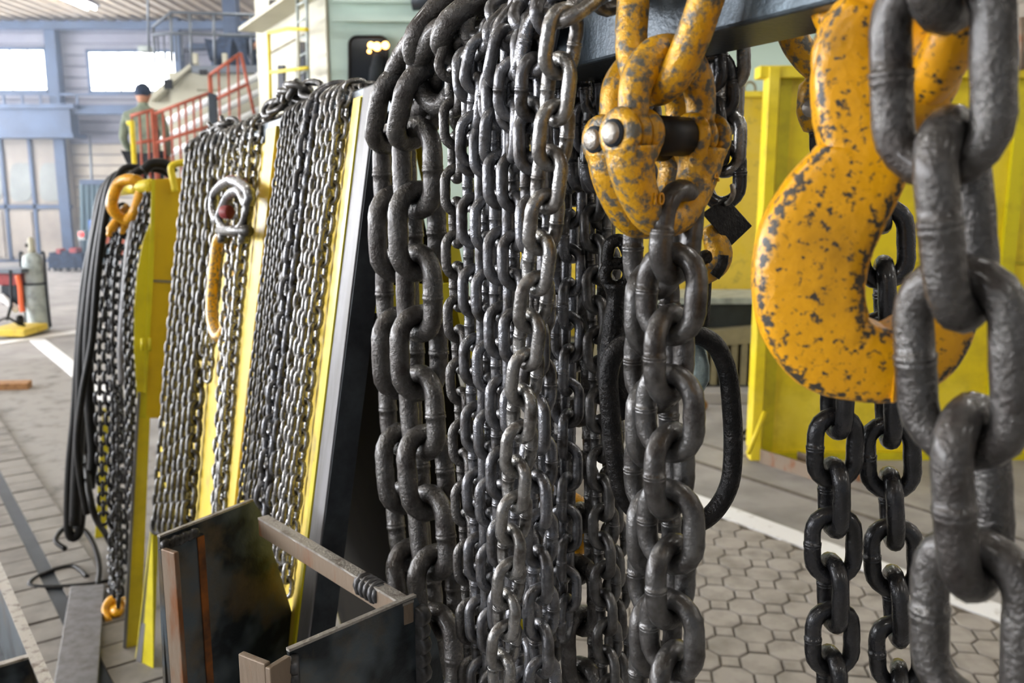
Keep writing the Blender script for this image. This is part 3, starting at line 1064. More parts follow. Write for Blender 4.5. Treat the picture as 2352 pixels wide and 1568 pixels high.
def backD(z):
    return BD1 + RL * (BZ1 - z)


b = MB()
b.prism([SD(1.0, backD(0), 0), SD(1.0, backD(0) + .02, 0), SD(1.0, BD1 + .02, BZ1), SD(1.0, BD1, BZ1)], U * .03)
b.build('back_leg', YELLOW_D, rack)
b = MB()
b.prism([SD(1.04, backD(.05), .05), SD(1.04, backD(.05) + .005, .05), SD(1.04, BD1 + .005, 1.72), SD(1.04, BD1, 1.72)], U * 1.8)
b.build('back_sheet', mat('shaded_rack_inside', '#17130b', '#0d0b08', .8, 0, 8, spec=.15), rack)  # shade inside the rack is put into this near-black colour
MB().sbox(.985, 1.0, faceD(1.53), backD(1.53), 1.505, 1.535).build('cross_tie', YELLOW_D, rack)
for s0 in (-.95, 2.82):
    leanface(s0, s0 + .03, 0 if s0 < 0 else .74, 1.762, -.026, .0).build('end_leg', GREYLEG, rack)
    b = MB()
    b.prism([SD(s0, backD(0), 0), SD(s0, backD(0) + .02, 0), SD(s0, BD1 + .02, BZ1), SD(s0, BD1, BZ1)], U * .03)
    b.build('back_leg', YELLOW_D, rack)
for i, (s0, d0, z0, w) in enumerate(((1.06, .12, .72, .10), (1.12, .20, .62, .12), (1.0, .16, .50, .10))):
    MB().sbox(s0, s0 + .9, d0, d0 + w, z0 - .07, z0).build('timber_beam', WOOD, label=['upper', 'middle', 'lower'][i] + ' rough timber beam stored inside the dark rack end', cat='timber', bev=.004)
MB().sbox(1.05, 2.0, .10, .5, .36, .42).build('rack_shelf', RAIL_D, rack)

ORD = ['first', 'second', 'third', 'fourth', 'fifth', 'sixth', 'seventh', 'eighth', 'ninth', 'tenth', 'eleventh', 'twelfth', 'thirteenth', 'fourteenth']


def slope_chain(top_s, bot, d, p, roll, material, label, group, back=.10, lift=0.0, bottom_s=None):
    """bottom point bot (on the face) up to the rack top at top_s, over it and a little down the back"""
    off = d * (.9 + lift)
    pts = [bot]
    Pt = SD(top_s, faceD(BZ1 - .03) - off, BZ1 - .03)
    for k in range(1, 12):
        q = bot.lerp(Pt, k / 12)
        q = q - N * .004 * sin(pi * k / 12) + U * rng.uniform(-.0015, .0015)
        pts.append(q)
    pts.append(Pt)
    h = d * (.8 + lift)
    pts += [SD(top_s, BD0 - d * .35, BZ1 + h * .7), SD(top_s, BD0 + .018, BZ1 + h), SD(top_s, BD1 - .01, BZ1 + h), SD(top_s, BD1 + d, BZ1 - .02), SD(top_s, BD1 + d + .03, BZ1 - back)]
    return chain(catmull(pts, 3), d, p, roll, material, label, group, fine=False, ref=U * -1, jitter=6)


# group A: strands side by side between the grey end leg and the pale post
strandsA = [(1.072 + .030 * i, .0066, .0195, STEEL_S) for i in range(4)] + [(1.188 + .034 * i, .0078, .0232, STEEL_S if i == 1 else STEEL) for i in range(2)] + [(1.246 + .0262 * i, .0056, .0155, STEEL_D) for i in range(8)]
nA = len(strandsA)
for i, (s_, d_, p_, m_) in enumerate(strandsA):
    f = i / (nA - 1)
    b = PF(645 - 95 * f, 1330 - 185 * f, .008)
    sB = s_ + .008 * sin(i * 2.1)
    zb = b.z + .03 * sin(i * 1.7)
    b = SD(sB, faceD(zb) - d_ * .9, zb)
    slope_chain(s_, b, d_, p_, 40 + 10 * sin(i), m_, 'grey steel chain on the yellow rack face, %s strand left of the grey end leg' % ORD[i], 'chains on the near rack bay', back=.06)
zb = .86
slope_chain(1.205, SD(1.215, faceD(zb) - .016, zb), .0082, .0245, 20, STEEL, 'thicker grey chain lying over the other chains of the near rack bay', 'chains on the near rack bay', lift=1.0, back=.06)
# group B: silver strands then dark strands
for i in range(6):
    f = i / 5
    sT = 1.68 + f * .46
    b = PF(508 - 24 * f, 1165 + 5 * i, .012)
    if i > 2:
        b = PF([0, 0, 0, 478, 470, 466][i], [0, 0, 0, 860, 800, 760][i], .012)
    slope_chain(sT, b, .0085, .0245, 35 + 20 * sin(i * 2), STEEL_S, 'bright silver chain on the middle rack bay, %s strand left of the pale post' % ORD[i], 'silver chains on the middle rack bay')
for i in range(6):
    f = i / 5
    sT = 2.16 + f * .62
    b = PF(430 - 70 * f, 1215 - 10 * f, .016)
    slope_chain(sT, b, .0128, .037, 45 + 8 * sin(i * 3), STEEL_D, 'dark grey chain at the far end of the rack, %s strand after the silver chains' % ORD[i], 'dark chains on the middle rack bay')
for i in range(4):
    s0 = (1.52, 1.58, 2.3, 2.5)[i]
    pts = [SD(s0 + .0, BD0 + .0, BZ1 + .02), SD(s0 - .05, BD0 + .02, BZ1 + .03), SD(s0 - .13, BD0 + .0, BZ1 + .035), SD(s0 - .2, BD0 + .03, BZ1 + .025)]
    chain(catmull(pts, 5), .0105, .031, 30 + 20 * i, STEEL_D, 'dark chain end lying along the rack top, %s from the near end' % ORD[i], 'chain ends on the rack top', fine=False, ref=U)

# snatch ring and long yellow link hanging on the silver chains
t = thing('swivel_shackle', PF(530, 540, .04), 'worn grey and red swivel ring hanging among the silver chains', 'shackle')


def fP(px, py, off=.035):
    return PF(px, py, off)


MB().tube(closedcat([fP(530, 415), fP(496, 440), fP(490, 480), fP(500, 505), fP(515, 470), fP(530, 445), fP(552, 440), fP(568, 470), fP(572, 440)], 5), .0095, 10, closed=True).build('ring', STEEL, t)
MB().tube(catmull([fP(505, 425, .03), fP(530, 412, .03), fP(560, 425, .03), fP(572, 450, .03)], 5), .008, 8).build('red_lining', REDM, t)
MB().tube(catmull([fP(508, 478), fP(506, 510), fP(528, 532), fP(556, 520), fP(570, 480), fP(566, 455)], 5), .0085, 10).build('bail', STEEL_D, t)
MB().disc(fP(521, 487, .034), V((1, -.5, 0)), .013, .02).build('red_pin', REDM, t)
MB().tube([fP(505, 530), fP(570, 530)], .010, 10).build('crossbar', STEEL_D, t)
for x in (512, 560):
    MB().tube([fP(x, 530), fP(x - 1, 556)], .009, 8).build('lug', STEEL_D, t)
t = thing('long_yellow_link', PF(505, 780, .03), 'long worn yellow oval link hanging below the swivel ring', 'link')
MB().tube(closedcat([fP(505, 545, .02), fP(494, 600, .022), fP(486, 690, .022), fP(489, 745, .022), fP(503, 775, .018), fP(522, 745, .006), fP(536, 690, .004), fP(545, 600, .004), fP(535, 548, .008)], 6), .012, 10, closed=True).build('bar', ORANGE_W, t)

# ================================================================== SECOND RACK AT THE LEFT
S2 = 3.2
r2 = thing('cable_rack', PS(310, 1500, S2), 'lower yellow rack end plate with tall legs left of the chains', 'rack')
pl = MB().prism([PS(348, 412, S2), PS(470, 404, S2), PS(440, 960, S2), PS(334, 960, S2), PS(345, 640, S2)], U * .012).build('end_plate', mat('golden_paint', '#d8b30a', '#bd9a10', .42, 0, 8, .5, .8, .1, 60), r2)
MB().prism([PS(345, 520, S2 - .003), PS(348, 412, S2 - .003), PS(356, 412, S2 - .003), PS(352, 640, S2 - .003), PS(336, 900, S2 - .003), PS(330, 900, S2 - .003)], U * -.012).build('plate_lip', YELLOW_D, r2)
MB().prism([PS(345, 512, S2 - .001)] + [PS(x, y, S2 - .001) for x, y in ((328, 556), (316, 620), (309, 700), (308, 800), (314, 900), (318, 960), (336, 960), (345, 640))], U * .012).build('curved_wing', YELLOW_D, r2)
MB().prism([PS(350, 642, S2 - .004), PS(410, 645, S2 - .004), PS(410, 650, S2 - .004), PS(350, 647, S2 - .004)], U * .003).build('seam', KHAKI, r2)
for x in (327, 344):
    MB().tube([PS(x, 776, S2 - .02), PS(x, 805, S2 - .02)], .006, 6).build('pin', YELLOW_D, r2)
gz = G(300, 1512)
zf = V((gz.x, gz.y, 0))
MB().prism([PS(316, 955, S2), PS(345, 955, S2), PS(322, 1500, S2), PS(284, 1488, S2)], U * .03).build('leg', YELLOW, r2)
MB().prism([PS(282, 1484, S2 - .002), PS(290, 1486, S2 - .002), PS(322, 900, S2 - .002), PS(316, 900, S2 - .002)], U * -.01).build('leg_edge', GREYLEG, r2)
q0, q1 = G(310, 1530), G(352, 1552)
tp = PS(350, 1190, S2 - .14), PS(366, 1190, S2 - .14)
MB().prism([V((q0.x, q0.y, 0)), V((q1.x, q1.y, 0)), tp[1], tp[0]], U * .02).build('leg', YELLOW_D, r2)
MB().prism([V((q0.x, q0.y, 0)), V((q0.x, q0.y, 0)) + (q1 - q0) * .3, tp[0] + (tp[1] - tp[0]) * .5, tp[0]], U * -.006).build('leg_edge', GREYLEG, r2)
MB().prism([PS(236, 940, 4.4), PS(250, 940, 4.4), PS(246, 1240, 4.4), PS(218, 1240, 4.4)], U * .03).build('far_leg', YELLOW_D, r2)
MB().tube([PS(345, 425, S2), PS(262, 440, S2 + .9)], .022, 10).build('top_bar', YELLOW, r2)
MB().tube(catmull([PS(402, 440, S2 - .02), PS(396, 405, S2 - .02), PS(394, 382, S2 - .02), PS(415, 374, S2 - .02), PS(445, 372, S2 - .02)], 5), .012, 8).build('bent_hook', YELLOW, r2)

# orange ring over the bar with two coupling hooks
t = thing('orange_master_ring', PS(285, 500, S2 + .35), 'orange-yellow master ring hung over the far rack bar', 'ring')
MB().tube(closedcat([PS(305, 412, S2 + .2), PS(275, 420, S2 + .25), PS(258, 460, S2 + .25), PS(262, 485, S2 + .25), PS(290, 505, S2 + .25), PS(310, 485, S2 + .2), PS(322, 450, S2 + .2), PS(326, 425, S2 + .2)], 5), .02, 10, closed=True).build('ring', ORANGE, t)
for i, (x, y) in enumerate(((268, 478), (290, 472))):
    t = thing('coupling_hook', PS(x, y + 60, S2 + .3), 'small orange coupling %s under the far orange ring' % ('on the left' if i == 0 else 'on the right'), 'coupling')
    MB().tube(catmull([PS(x + 6, y, S2 + .28), PS(x - 6, y + 12, S2 + .28), PS(x + 2, y + 30, S2 + .28)], 4), .012, 8).build('eye', ORANGE_W, t)
    MB().tube(catmull([PS(x + 2, y + 28, S2 + .28), PS(x - 14 + i * 8, y + 50, S2 + .28), PS(x - 18 + i * 8, y + 66, S2 + .28)], 4), [.016] * 5 + [.01] * 3 + [.006], 8).build('hook', ORANGE, t)


def hang2(pxs, S, n=6):
    return catmull([PS(x, y, S) for x, y in pxs], n)


# black cables / slings draped at the far left
cab_paths = [
    ([(275, 410), (235, 440), (212, 560), (194, 660), (182, 800), (172, 950), (160, 1080), (158, 1220), (180, 1225), (190, 1150), (195, 1060), (206, 960)], S2 + .75, .018, 'outermost black rubber cable loop hanging at the far left'),
    ([(290, 405), (250, 425), (222, 540), (205, 660), (190, 800), (184, 960), (176, 1100), (172, 1205)], S2 + .6, .022, 'thick black cable hanging just inside the outermost loop'),
    ([(300, 400), (260, 415), (236, 520), (216, 650), (203, 800), (206, 930), (214, 1040), (206, 1120)], S2 + .5, .020, 'black cable hanging third from the far left'),
    ([(320, 384), (280, 392), (248, 470), (226, 620), (212, 780), (190, 900), (178, 1010), (184, 1090), (200, 1180)], S2 + .42, .013, 'thin brown-black cord crossing the black cables'),
    ([(330, 392), (350, 376), (380, 378), (400, 398)], S2 + .15, .018, 'black hose arched over the far rack top'),
    ([(300, 406), (330, 388), (365, 388), (395, 402)], S2 + .3, .016, 'second black hose bundled on the far rack top'),
]
for pth, S_, r_, lab in cab_paths:
    MB().tube(hang2(pth, S_), r_, 8).build('hanging_cable', BLACKR, label=lab, cat='cable', group='black cables on the far rack')
pth = hang2([(340, 440), (318, 480), (300, 560), (288, 680), (280, 800), (282, 880)], S2 + .22)
MB().tube(pth, .016, 8).build('pale_sling', GREYLEG, label='pale grey webbing sling hanging beside the toothed chain', cat='sling')
for i, (pth, S_, d, lab) in enumerate((
        ([(238, 1190), (232, 1000), (228, 800), (240, 640), (262, 540), (285, 470)], S2 + .45, .014, 'black glossy chain hanging first behind the black cables'),
        ([(262, 1240), (256, 1000), (248, 800), (254, 640), (272, 548), (290, 480)], S2 + .38, .014, 'black glossy chain under the left orange coupling'),
        ([(286, 1300), (278, 1000), (266, 800), (270, 640), (284, 550), (296, 480)], S2 + .32, .014, 'black glossy chain under the right orange coupling'),
        ([(300, 1180), (296, 900), (292, 700), (310, 560), (332, 470), (345, 425)], S2 + .14, .011, 'fine toothed black chain curving beside the yellow wing'),
        ([(308, 1200), (304, 960), (306, 760), (322, 580), (340, 480), (348, 420)], S2 + .06, .011, 'fine black chain closest to the yellow wing'),
        ([(272, 1380), (268, 1200), (270, 1050), (268, 900)], S2 + .25, .013, 'black chain tail hanging lowest towards the floor'))):
    chain(hang2(pth, S_), d, d * 2.9, 30 + 17 * i, STEEL_B, lab, 'black chains on the far rack', fine=False, jitter=10)

# cable loops and hook on the floor, grey board, left floor frame
MB().tube(catmull([G(150, 1260, .10), G(128, 1240, .12), G(150, 1212, .14), G(190, 1215, .14), G(215, 1250, .1), G(228, 1300, .06), G(225, 1345, .03)], 6), .011, 8).build('floor_cable', BLACKR, label='dark cable loop standing up from the left floor', cat='cable')
MB().tube(catmull([G(272, 1330, .03), G(200, 1342, .03), G(110, 1348, .025), G(68, 1342, .025), G(95, 1320, .025), G(160, 1300, .03), G(185, 1310, .03), G(200, 1325, .03)], 6), .010, 8).build('floor_cable', BLACKR, label='flat dark cable loop lying across the grey board', cat='cable')
MB().tube(catmull([G(190, 900, .5), PS(205, 1130, S2 + .3), G(245, 1230, .15), G(275, 1290, .05)], 6), .012, 8).build('floor_cable', BLACKR, label='brown cord running down to the black chain pile', cat='cable')
for i in range(3):
    chain(catmull([G(262 + 6 * i, 1240 + 40 * i, .06), G(258, 1290 + 30 * i, .04), G(276, 1330 + 30 * i, .05), G(262, 1370 + 20 * i, .03)], 5), .013, .038, 40 * i, STEEL_B, 'black chain end heaped on the floor, %s of the heap' % ['top', 'middle', 'bottom'][i], 'chains heaped on the floor', fine=False)
t = thing('floor_hook', G(262, 1415), 'small orange hook lying on the floor by the yellow leg', 'hook')
MB().tube(catmull([G(250, 1425, .03), G(242, 1400, .05), G(256, 1378, .07), G(276, 1382, .06), G(270, 1405, .05), G(258, 1398, .04)], 6), [.012 + .008 * min(1, k / 15) for k in range(31)], 10).build('hook', ORANGE, t)
MB().tube(closedcat([G(272, 1385, .07), G(288, 1375, .08), G(292, 1395, .06), G(278, 1402, .05)], 5), .009, 8, closed=True).build('eye', ORANGE_W, t)
b = MB()
P = [G(162, 1345, .05), G(240, 1340, .05), G(222, 1600, .05), G(118, 1600, .05)]
b.prism(P, Z * -.02)
b.build('grey_plank', GREYLEG, label='smooth grey steel plank lying on the stone slabs', cat='plank', bev=.003)

# ================================================================== FOREGROUND STEEL FRAMES
zt = 1.285
ba, bb, bc, bd = G(367, 1234, zt), G(582, 1150, zt), G(956, 1370, zt), G(664, 1496, zt)
fr = thing('steel_frame_box', V(((ba.x + bc.x) / 2, (ba.y + bc.y) / 2, 0)), 'open welded box frame of dark mill-scale plates in the foreground', 'steel frame')


def onplate(px, py, p0, p1):
    n_ = (p1 - p0).cross(Z).normalized()
    return ONP(px, py, p0, n_)


for (p0, p1, pix, nm) in ((ba, bb, [(367, 1234), (582, 1150), (600, 1178), (700, 1500), (760, 1700), (385, 1700)], 'back_plate'),
                          (bd, bc, [(664, 1496), (956, 1370), (1004, 1470), (1040, 1700), (690, 1700)], 'front_plate')):
    n_ = (p1 - p0).cross(Z).normalized()
    P = [onplate(x, y, p0, p1) for x, y in pix]
    lo = [V((P[-2].x, P[-2].y, 0)), V((P[-1].x, P[-1].y, 0))]
    MB().prism(P[:-2] + [P[-2]] + lo + [P[-1]], n_ * -.004).build(nm, PLATE, fr)
    e = MB()
    tt = (p1 - p0).normalized()
    e.box((p0 + p1) / 2 + Z * .0008 - n_ * .002, tt * ((p1 - p0).length / 2), n_ * .0024, Z * .0012)
    e.build('cut_edge', EDGE, fr)
# flat bar joining the plates at the right
q0, q1 = G(604, 1190, zt - .004), G(938, 1388, zt - .004)
tb = (q1 - q0).normalized()
nb_ = tb.cross(Z).normalized()
MB().box((q0 + q1) / 2 - Z * .009, tb * ((q1 - q0).length / 2), nb_ * .006, Z * .010).build('flat_bar', RUST, fr, bev=.001)
MB().box((q0 + q1) / 2 + Z * .0015, tb * ((q1 - q0).length / 2), nb_ * .0062, Z * .0012).build('cut_edge', EDGE, fr)
bw = MB()
for k in range(9):
    c = q1.lerp(q0, .16 + k * .014)
    bw.disc(c - Z * .006, tb, .010 + .002 * (k % 2), .006, 10)
bw.build('weld_bead', mat('weld_grey', '#5a5a5c', '#35322f', .4, .6, 60), fr)
# angle-iron uprights
tA = (bb - ba).normalized()
nA_ = tA.cross(Z).normalized()
if nA_.y > 0:
    nA_ = -nA_
for (p, w1, w2, nm) in ((ba, .055, .022, 0), (bd, .022, .03, 1)):
    base = p - tA * .004 + nA_ * .0005
    h0 = p.z - .012
    if nm == 0:
        MB().prism([V((0, 0, 0)) + base - Z * base.z, base - Z * base.z + tA * w1, base - Z * base.z + tA * w1 + nA_ * .005, base - Z * base.z + nA_ * .005], Z * h0).build('angle_web', PLATE, fr, label='dark rust-streaked angle iron')
        MB().prism([base - Z * base.z + tA * (w1 - .009) + nA_ * .005, base - Z * base.z + tA * w1 + nA_ * .005, base - Z * base.z + tA * w1 + nA_ * .0065, base - Z * base.z + tA * (w1 - .009) + nA_ * .0065], Z * (h0 - .002)).build('rust_edge', mat('orange_rust', '#8a4d12', '#4b2b12', .75, .1, 30), fr)
        MB().prism([base - Z * base.z + nA_ * .005, base - Z * base.z + tA * .006 + nA_ * .005, base - Z * base.z + tA * .006 + nA_ * (.005 + w2), base - Z * base.z + nA_ * (.005 + w2)], Z * (h0 + .002)).build('angle_flange', RUST, fr, bev=.001)
    else:
        q = base - Z * base.z - tA * w1
        MB().prism([q, q + tA * w1, q + tA * w1 + nA_ * .006, q + nA_ * .006], Z * (h0 + .012)).build('angle_web', RUST, fr, bev=.001)
        MB().prism([q, q + tA * .006, q + tA * .006 - nA_ * w2, q - nA_ * w2], Z * (h0 + .014)).build('angle_flange', RUST, fr, bev=.001)
wb = MB()
for k in range(7):
    wb.disc(bd + tA * .002 + nA_ * .003 - Z * (.012 + .01 * k), nA_ + tA, .009, .008, 10)
wb.build('weld_bead', mat('weld_grey', '#5a5a5c', '#35322f', .4, .6, 60), fr)
wb = MB()
for k in range(7):
    wb.disc(ba + tA * (.004 + .006 * k) + nA_ * .004 - Z * (.008 + .001 * (k % 2)), nA_, .006, .006, 10)
wb.build('weld_bead', mat('weld_grey', '#5a5a5c', '#35322f', .4, .6, 60), fr)
wb = MB()
for k in range(5):
    wb.disc(bc + tA * .004 - Z * (.02 + .014 * k), tA, .011 - .001 * (k % 2), .012, 10)
wb.build('weld_bead', mat('weld_grey', '#5a5a5c', '#35322f', .4, .6, 60), fr)
# steel tray at the left bottom corner
zt2 = .90
e0, e1 = G(-60, 1175, zt2), G(130, 1615, zt2)
te = (e1 - e0).normalized()
ne = Z.cross(te).normalized()
if ne.x > 0:
    ne = -ne
t = thing('steel_tray', V((e0.x - .3, e0.y, 0)), 'dark steel tray with a bright cut rim at the left corner', 'tray')
ln = (e1 - e0).length
MB().box((e0 + e1) / 2 - Z * .10, te * (ln / 2), ne * .006, Z * .10).build('side_plate', PLATE, t)
MB().box((e0 + e1) / 2 + Z * .001 + ne * .002, te * (ln / 2), ne * .009, Z * .0025).build('bright_rim', EDGE, t)
MB().box((e0 + e1) / 2 - Z * .19 + ne * .3, te * (ln / 2), ne * .3, Z * .004).build('bottom', PLATE, t)
c0 = G(62, 1508, zt2)
c0 = e0 + te * ((c0 - e0).dot(te))
MB().box(c0 + ne * .3 - Z * .06, ne * .3, te * .005, Z * .058).build('divider', PLATE, t)
MB().box(c0 + ne * .3 + Z * .0, ne * .3, te * .006, Z * .002).build('bright_rim', EDGE, t)
MB().box((e0 + e1) / 2 - Z * .10 + ne * .6, te * (ln / 2), ne * .006, Z * .10).build('side_plate', PLATE, t)
for f_ in (.1, .9):
    for g_ in (.02, .58):
        pp = e0.lerp(e1, f_) + ne * g_
        MB().abox(pp.x - .02, pp.x + .02, pp.y - .02, pp.y + .02, 0, zt2 - .19).build('leg', RUST, t)

# ================================================================== CHAINS ON THE BEAM
def beam_chain(front, d, p, roll, material, label, group, layer=0, back=.3, out=.006, tail=True, **kw):
    pts = [PL(x, y, D) for x, y, D in front]
    if tail:
        pts = pts + over_beam(pts[-1], d, layer, back, out)
    return chain(catmull(pts, 6), d, p, roll, material, label, group, **kw)


GB = 'chains hanging from the beam'
F0 = BD0 - .012
# two heavy strands at the near end of the rack
beam_chain([(1018, 1592, .285), (1000, 1320, .285), (968, 926, .285), (962, 655, .285), (958, 385, .285), (960, 250, .285), (1022, 142, .288), (1082, 58, .300), (1150, 24, .325), (1180, 40, .365), (1190, 130, .385), (1192, 300, .39)],
           .0192, .0600, -48, STEEL_H, 'heaviest dark chain at the rack end, front strand of the pair', GB, tail=False, maxn=40, anchor=(964, 388))
beam_chain([(985, 1560, .284), (950, 1320, .284), (925, 1055, .284), (915, 790, .284), (910, 520, .284), (908, 258, .284), (966, 160, .287), (1012, 72, .297), (1062, 34, .315), (1075, 60, .35), (1090, 160, .375), (1095, 330, .38)],
           .0192, .0625, 40, STEEL_H, 'heaviest dark chain at the rack end, rear strand of the pair', GB, tail=False, maxn=40, anchor=(905, 250))
# medium strands side by side
mids = [
    ([(1088, 1590), (1076, 1250), (1062, 900), (1052, 600), (1048, 300), (1042, 150)], .281, 24, STEEL_H, .0088, .0272, 0, 'first slim chain right of the heavy pair, hanging clear'),
    ([(1108, 1562), (1102, 1250), (1095, 900), (1090, 600), (1086, 300), (1078, 130)], .280, 27, STEEL, .0090, .0285, 0, 'second slim chain right of the heavy pair'),
    ([(1136, 1590), (1132, 1250), (1126, 900), (1122, 600), (1119, 300), (1114, 118)], .283, 22, STEEL, .0090, .0285, 0, 'third slim chain right of the heavy pair'),
    ([(1160, 1545), (1158, 1250), (1154, 900), (1152, 600), (1150, 300), (1146, 100)], .280, 29, STEEL, .0090, .0285, 0, 'fourth slim chain right of the heavy pair'),
    ([(1205, 1590), (1198, 1250), (1190, 900), (1186, 600), (1183, 300), (1180, 90)], .283, 24, STEEL, .0090, .0285, 0, 'fifth slim chain, just behind the foremost strand'),
    ([(1246, 1570), (1240, 1250), (1234, 900), (1230, 600), (1224, 300), (1218, 80)], .281, 27, STEEL, .0090, .0285, 0, 'sixth slim chain right of the heavy pair'),
    ([(1148, 1600), (1176, 1250), (1204, 880), (1238, 600), (1270, 330), (1288, 140), (1300, 40)], .250, 35, STEEL_S, .0085, .0262, 1, 'foremost shiny chain slanting across the other slim strands'),
]
for pts_, D_, roll, m_, d, p, lay, lab in mids:
    anc = {'first': (1050, 286), 'foremos': (1272, 314)}.get(lab.split()[0][:7])
    beam_chain([(x, y, D_) for x, y in pts_], d, p, roll, m_, lab, GB, layer=lay, back=.10 if lab[:2] in ('fi', 'si', 'fo') and lab[:5] != 'first' else .5, maxn=75, anchor=anc)
# short extra loops lying over the beam
for i, (x, y) in enumerate(((1120, 80), (1165, 60), (1210, 40), (1250, 30))):
    P0 = PL(x - 30, y + 240 + 10 * i, F0 - .008)
    pts_ = [P0, PL(x - 22, y + 120, F0 - .010), PL(x, y + 20, F0 - .006), SD(PL(x, y, F0).dot(U), BD0 + .01, BZ1 + .022), SD(PL(x, y, F0).dot(U) - .01, BD1, BZ1 + .022), SD(PL(x, y, F0).dot(U) - .01, BD1 + .012, BZ1 - .1)]
    chain(catmull(pts_, 5), .0092, .0285, 15 + 40 * i, STEEL, 'short chain end looped over the beam top, %s from the heavy pair' % ORD[i], 'chain ends looped over the beam')
# strands hanging behind the beam
backs = [
    ([(1340, 1600), (1332, 1320), (1326, 1070), (1318, 815), (1316, 557), (1312, 330), (1305, 200)], .385, -48, STEEL_H, .0148, .0495, 'thicker dark chain with long links hanging behind the beam'),
    ([(1400, 1600), (1388, 1250), (1378, 900), (1370, 600), (1362, 300), (1356, 180)], .375, 26, STEEL_D, .0086, .0252, 'slim dark chain right of the long-link chain'),
    ([(1425, 1600), (1412, 1250), (1398, 900), (1392, 600), (1385, 300), (1380, 180)], .415, 22, STEEL_D, .0086, .0252, 'slim dark chain farthest right behind the beam'),
    ([(1262, 1600), (1258, 1200), (1254, 800), (1252, 400), (1250, 220)], .40, 24, STEEL_D, .0092, .0285, 'slim chain hanging behind the foremost shiny strand'),
    ([(1175, 1600), (1170, 1200), (1165, 800), (1160, 400), (1160, 240)], .40, 28, STEEL_D, .0092, .0285, 'slim chain hanging behind the fourth slim strand'),
]
for pts_, D_, roll, m_, d, p, lab in backs:
    P = [PL(x, y, D_) for x, y in pts_]
    s_ = P[-1].dot(U)
    P += [SD(s_, BD1 + d * .6, BZ1 + d * .4), SD(s_, BD1 - .012, BZ1 + d * .9), SD(s_, BD0 + .012, BZ1 + d * .9)]
    chain(catmull(P, 6), d, p, roll, m_, lab, 'chains behind the beam', maxn=70)

# ------------------------------------------------------------------ orange master link, couplings and the double chain below
t = thing('orange_master_link', W(1500, 230, .47), 'worn orange oval master link hung in front of the beam', 'link')
mp = [(1458, -70, .500), (1454, 10, .497), (1450, 100, .493), (1462, 165, .487), (1500, 205, .476), (1545, 180, .464), (1582, 108, .455), (1622, 0, .448), (1642, -80, .447), (1630, -150, .452), (1560, -200, .475), (1490, -160, .495)]
pts_ = closedcat([W(*q) for q in mp], 6)
MB().tube(pts_, .0089, 18, closed=True).build('bar', ORANGE_W, t)

RV = V((cos(radians(38)), sin(radians(38)), 0))
BV = V((-sin(radians(38)), cos(radians(38)), 0))


def coupling(name, c, k, label, roll=38):
    """two forged halves joined by a pin: bow above, body below, forked shoulders round the pin"""
    R_ = V((cos(radians(roll)), sin(radians(roll)), 0))
    B_ = V((-R_.y, R_.x, 0))
    c = V(c)

    def L(x, z, y=0):
        return c + R_ * x * k + Z * z * k + B_ * y * k
    t = thing(name, L(0, -.05), label, 'coupling')
    pts = catmull([L(-.026, .0), L(-.026, .018), L(-.022, .030), L(-.009, .0405), L(.009, .0405), L(.022, .030), L(.026, .018), L(.026, .0)], 6)
    n_ = len(pts)
    rad = [(.0078 + .0026 * sin(pi * i / (n_ - 1)) ** 2) * k for i in range(n_)]
    u = MB().tube(pts, rad, 14)
    for s_ in (-1, 1):
        u.disc(L(s_ * .026, 0), R_, .0125 * k, .0075 * k, 18, .35)
    u.build('upper_half', ORANGE_W, t)
    pts = catmull([L(-.0275, -.006), L(-.0265, -.018), L(-.020, -.032), L(-.009, -.043), L(.009, -.043), L(.020, -.032), L(.0265, -.018), L(.0275, -.006)], 6)
    n_ = len(pts)
    rad = [(.0098 + .0045 * abs(1 - 2 * i / (n_ - 1)) ** 2) * k for i in range(n_)]
    b = MB().tube(pts, rad, 14)
    for s_ in (-1, 1):
        for q in (.0185, .0355):
            # shoulder lobes of the fork, running from the pin down into the body
            lob = [L(s_ * q, .0), L(s_ * q, -.008), L(s_ * (q * .5 + .0135), -.019)]
            b.tube(lob, [.0118 * k, .012 * k, .0095 * k], 14, aspect=.36, ref=B_)
            b.disc(L(s_ * q, .0), R_, .0135 * k, .0088 * k, 20, .4)
    b.build('lower_half', ORANGE_W, t)
    MB().tube([L(-.0445, 0), L(-.0435, 0), L(.0435, 0), L(.0445, 0)], [.0045 * k, .0055 * k, .0055 * k, .0045 * k], 16).build('pin', EDGE, t)
    MB().tube([L(-.0415, 0), L(-.039, 0)], .0072 * k, 16).build('pin_seat', RAIL_D, t)
    MB().tube([L(-.0145, 0), L(-.0135, 0), L(.0135, 0), L(.0145, 0)], [.0088 * k, .0105 * k, .0105 * k, .0088 * k], 18).build('sleeve', BLACKR, t)
    # embossed letters on the arms
    for (tx, x, z, s_) in (('A', .0275, -.024, 1), ('10', -.018, -.036, 1)):
        cu = bpy.data.curves.new('embossed_mark', 'FONT')
        cu.body = tx
        cu.size = .009 * k
        cu.extrude = .0006 * k
        cu.align_x = 'CENTER'
        o = bpy.data.objects.new('embossed_mark', cu)
        me = bpy.data.meshes.new_from_object(o)
        bpy.data.objects.remove(o)
        me.materials.append(ORANGE)
        o = bpy.data.objects.new('embossed_mark', me)
        COL.objects.link(o)
        o.parent = t
        M = Matrix((R_, Z, R_.cross(Z))).transposed().to_4x4()
        o.matrix_basis = Matrix.Translation(L(x, z) - B_ * .0112 * k - WL[t]) @ M
    return t


cc = W(1533, 312, .478)
coupling('coupling_link', cc, 1.0, 'front yellow forged coupling link with steel pin ends')
coupling('coupling_link', W(1487, 326, .520), 1.04, 'rear yellow forged coupling link partly behind the front one')

GM = 'double chain under the couplings'
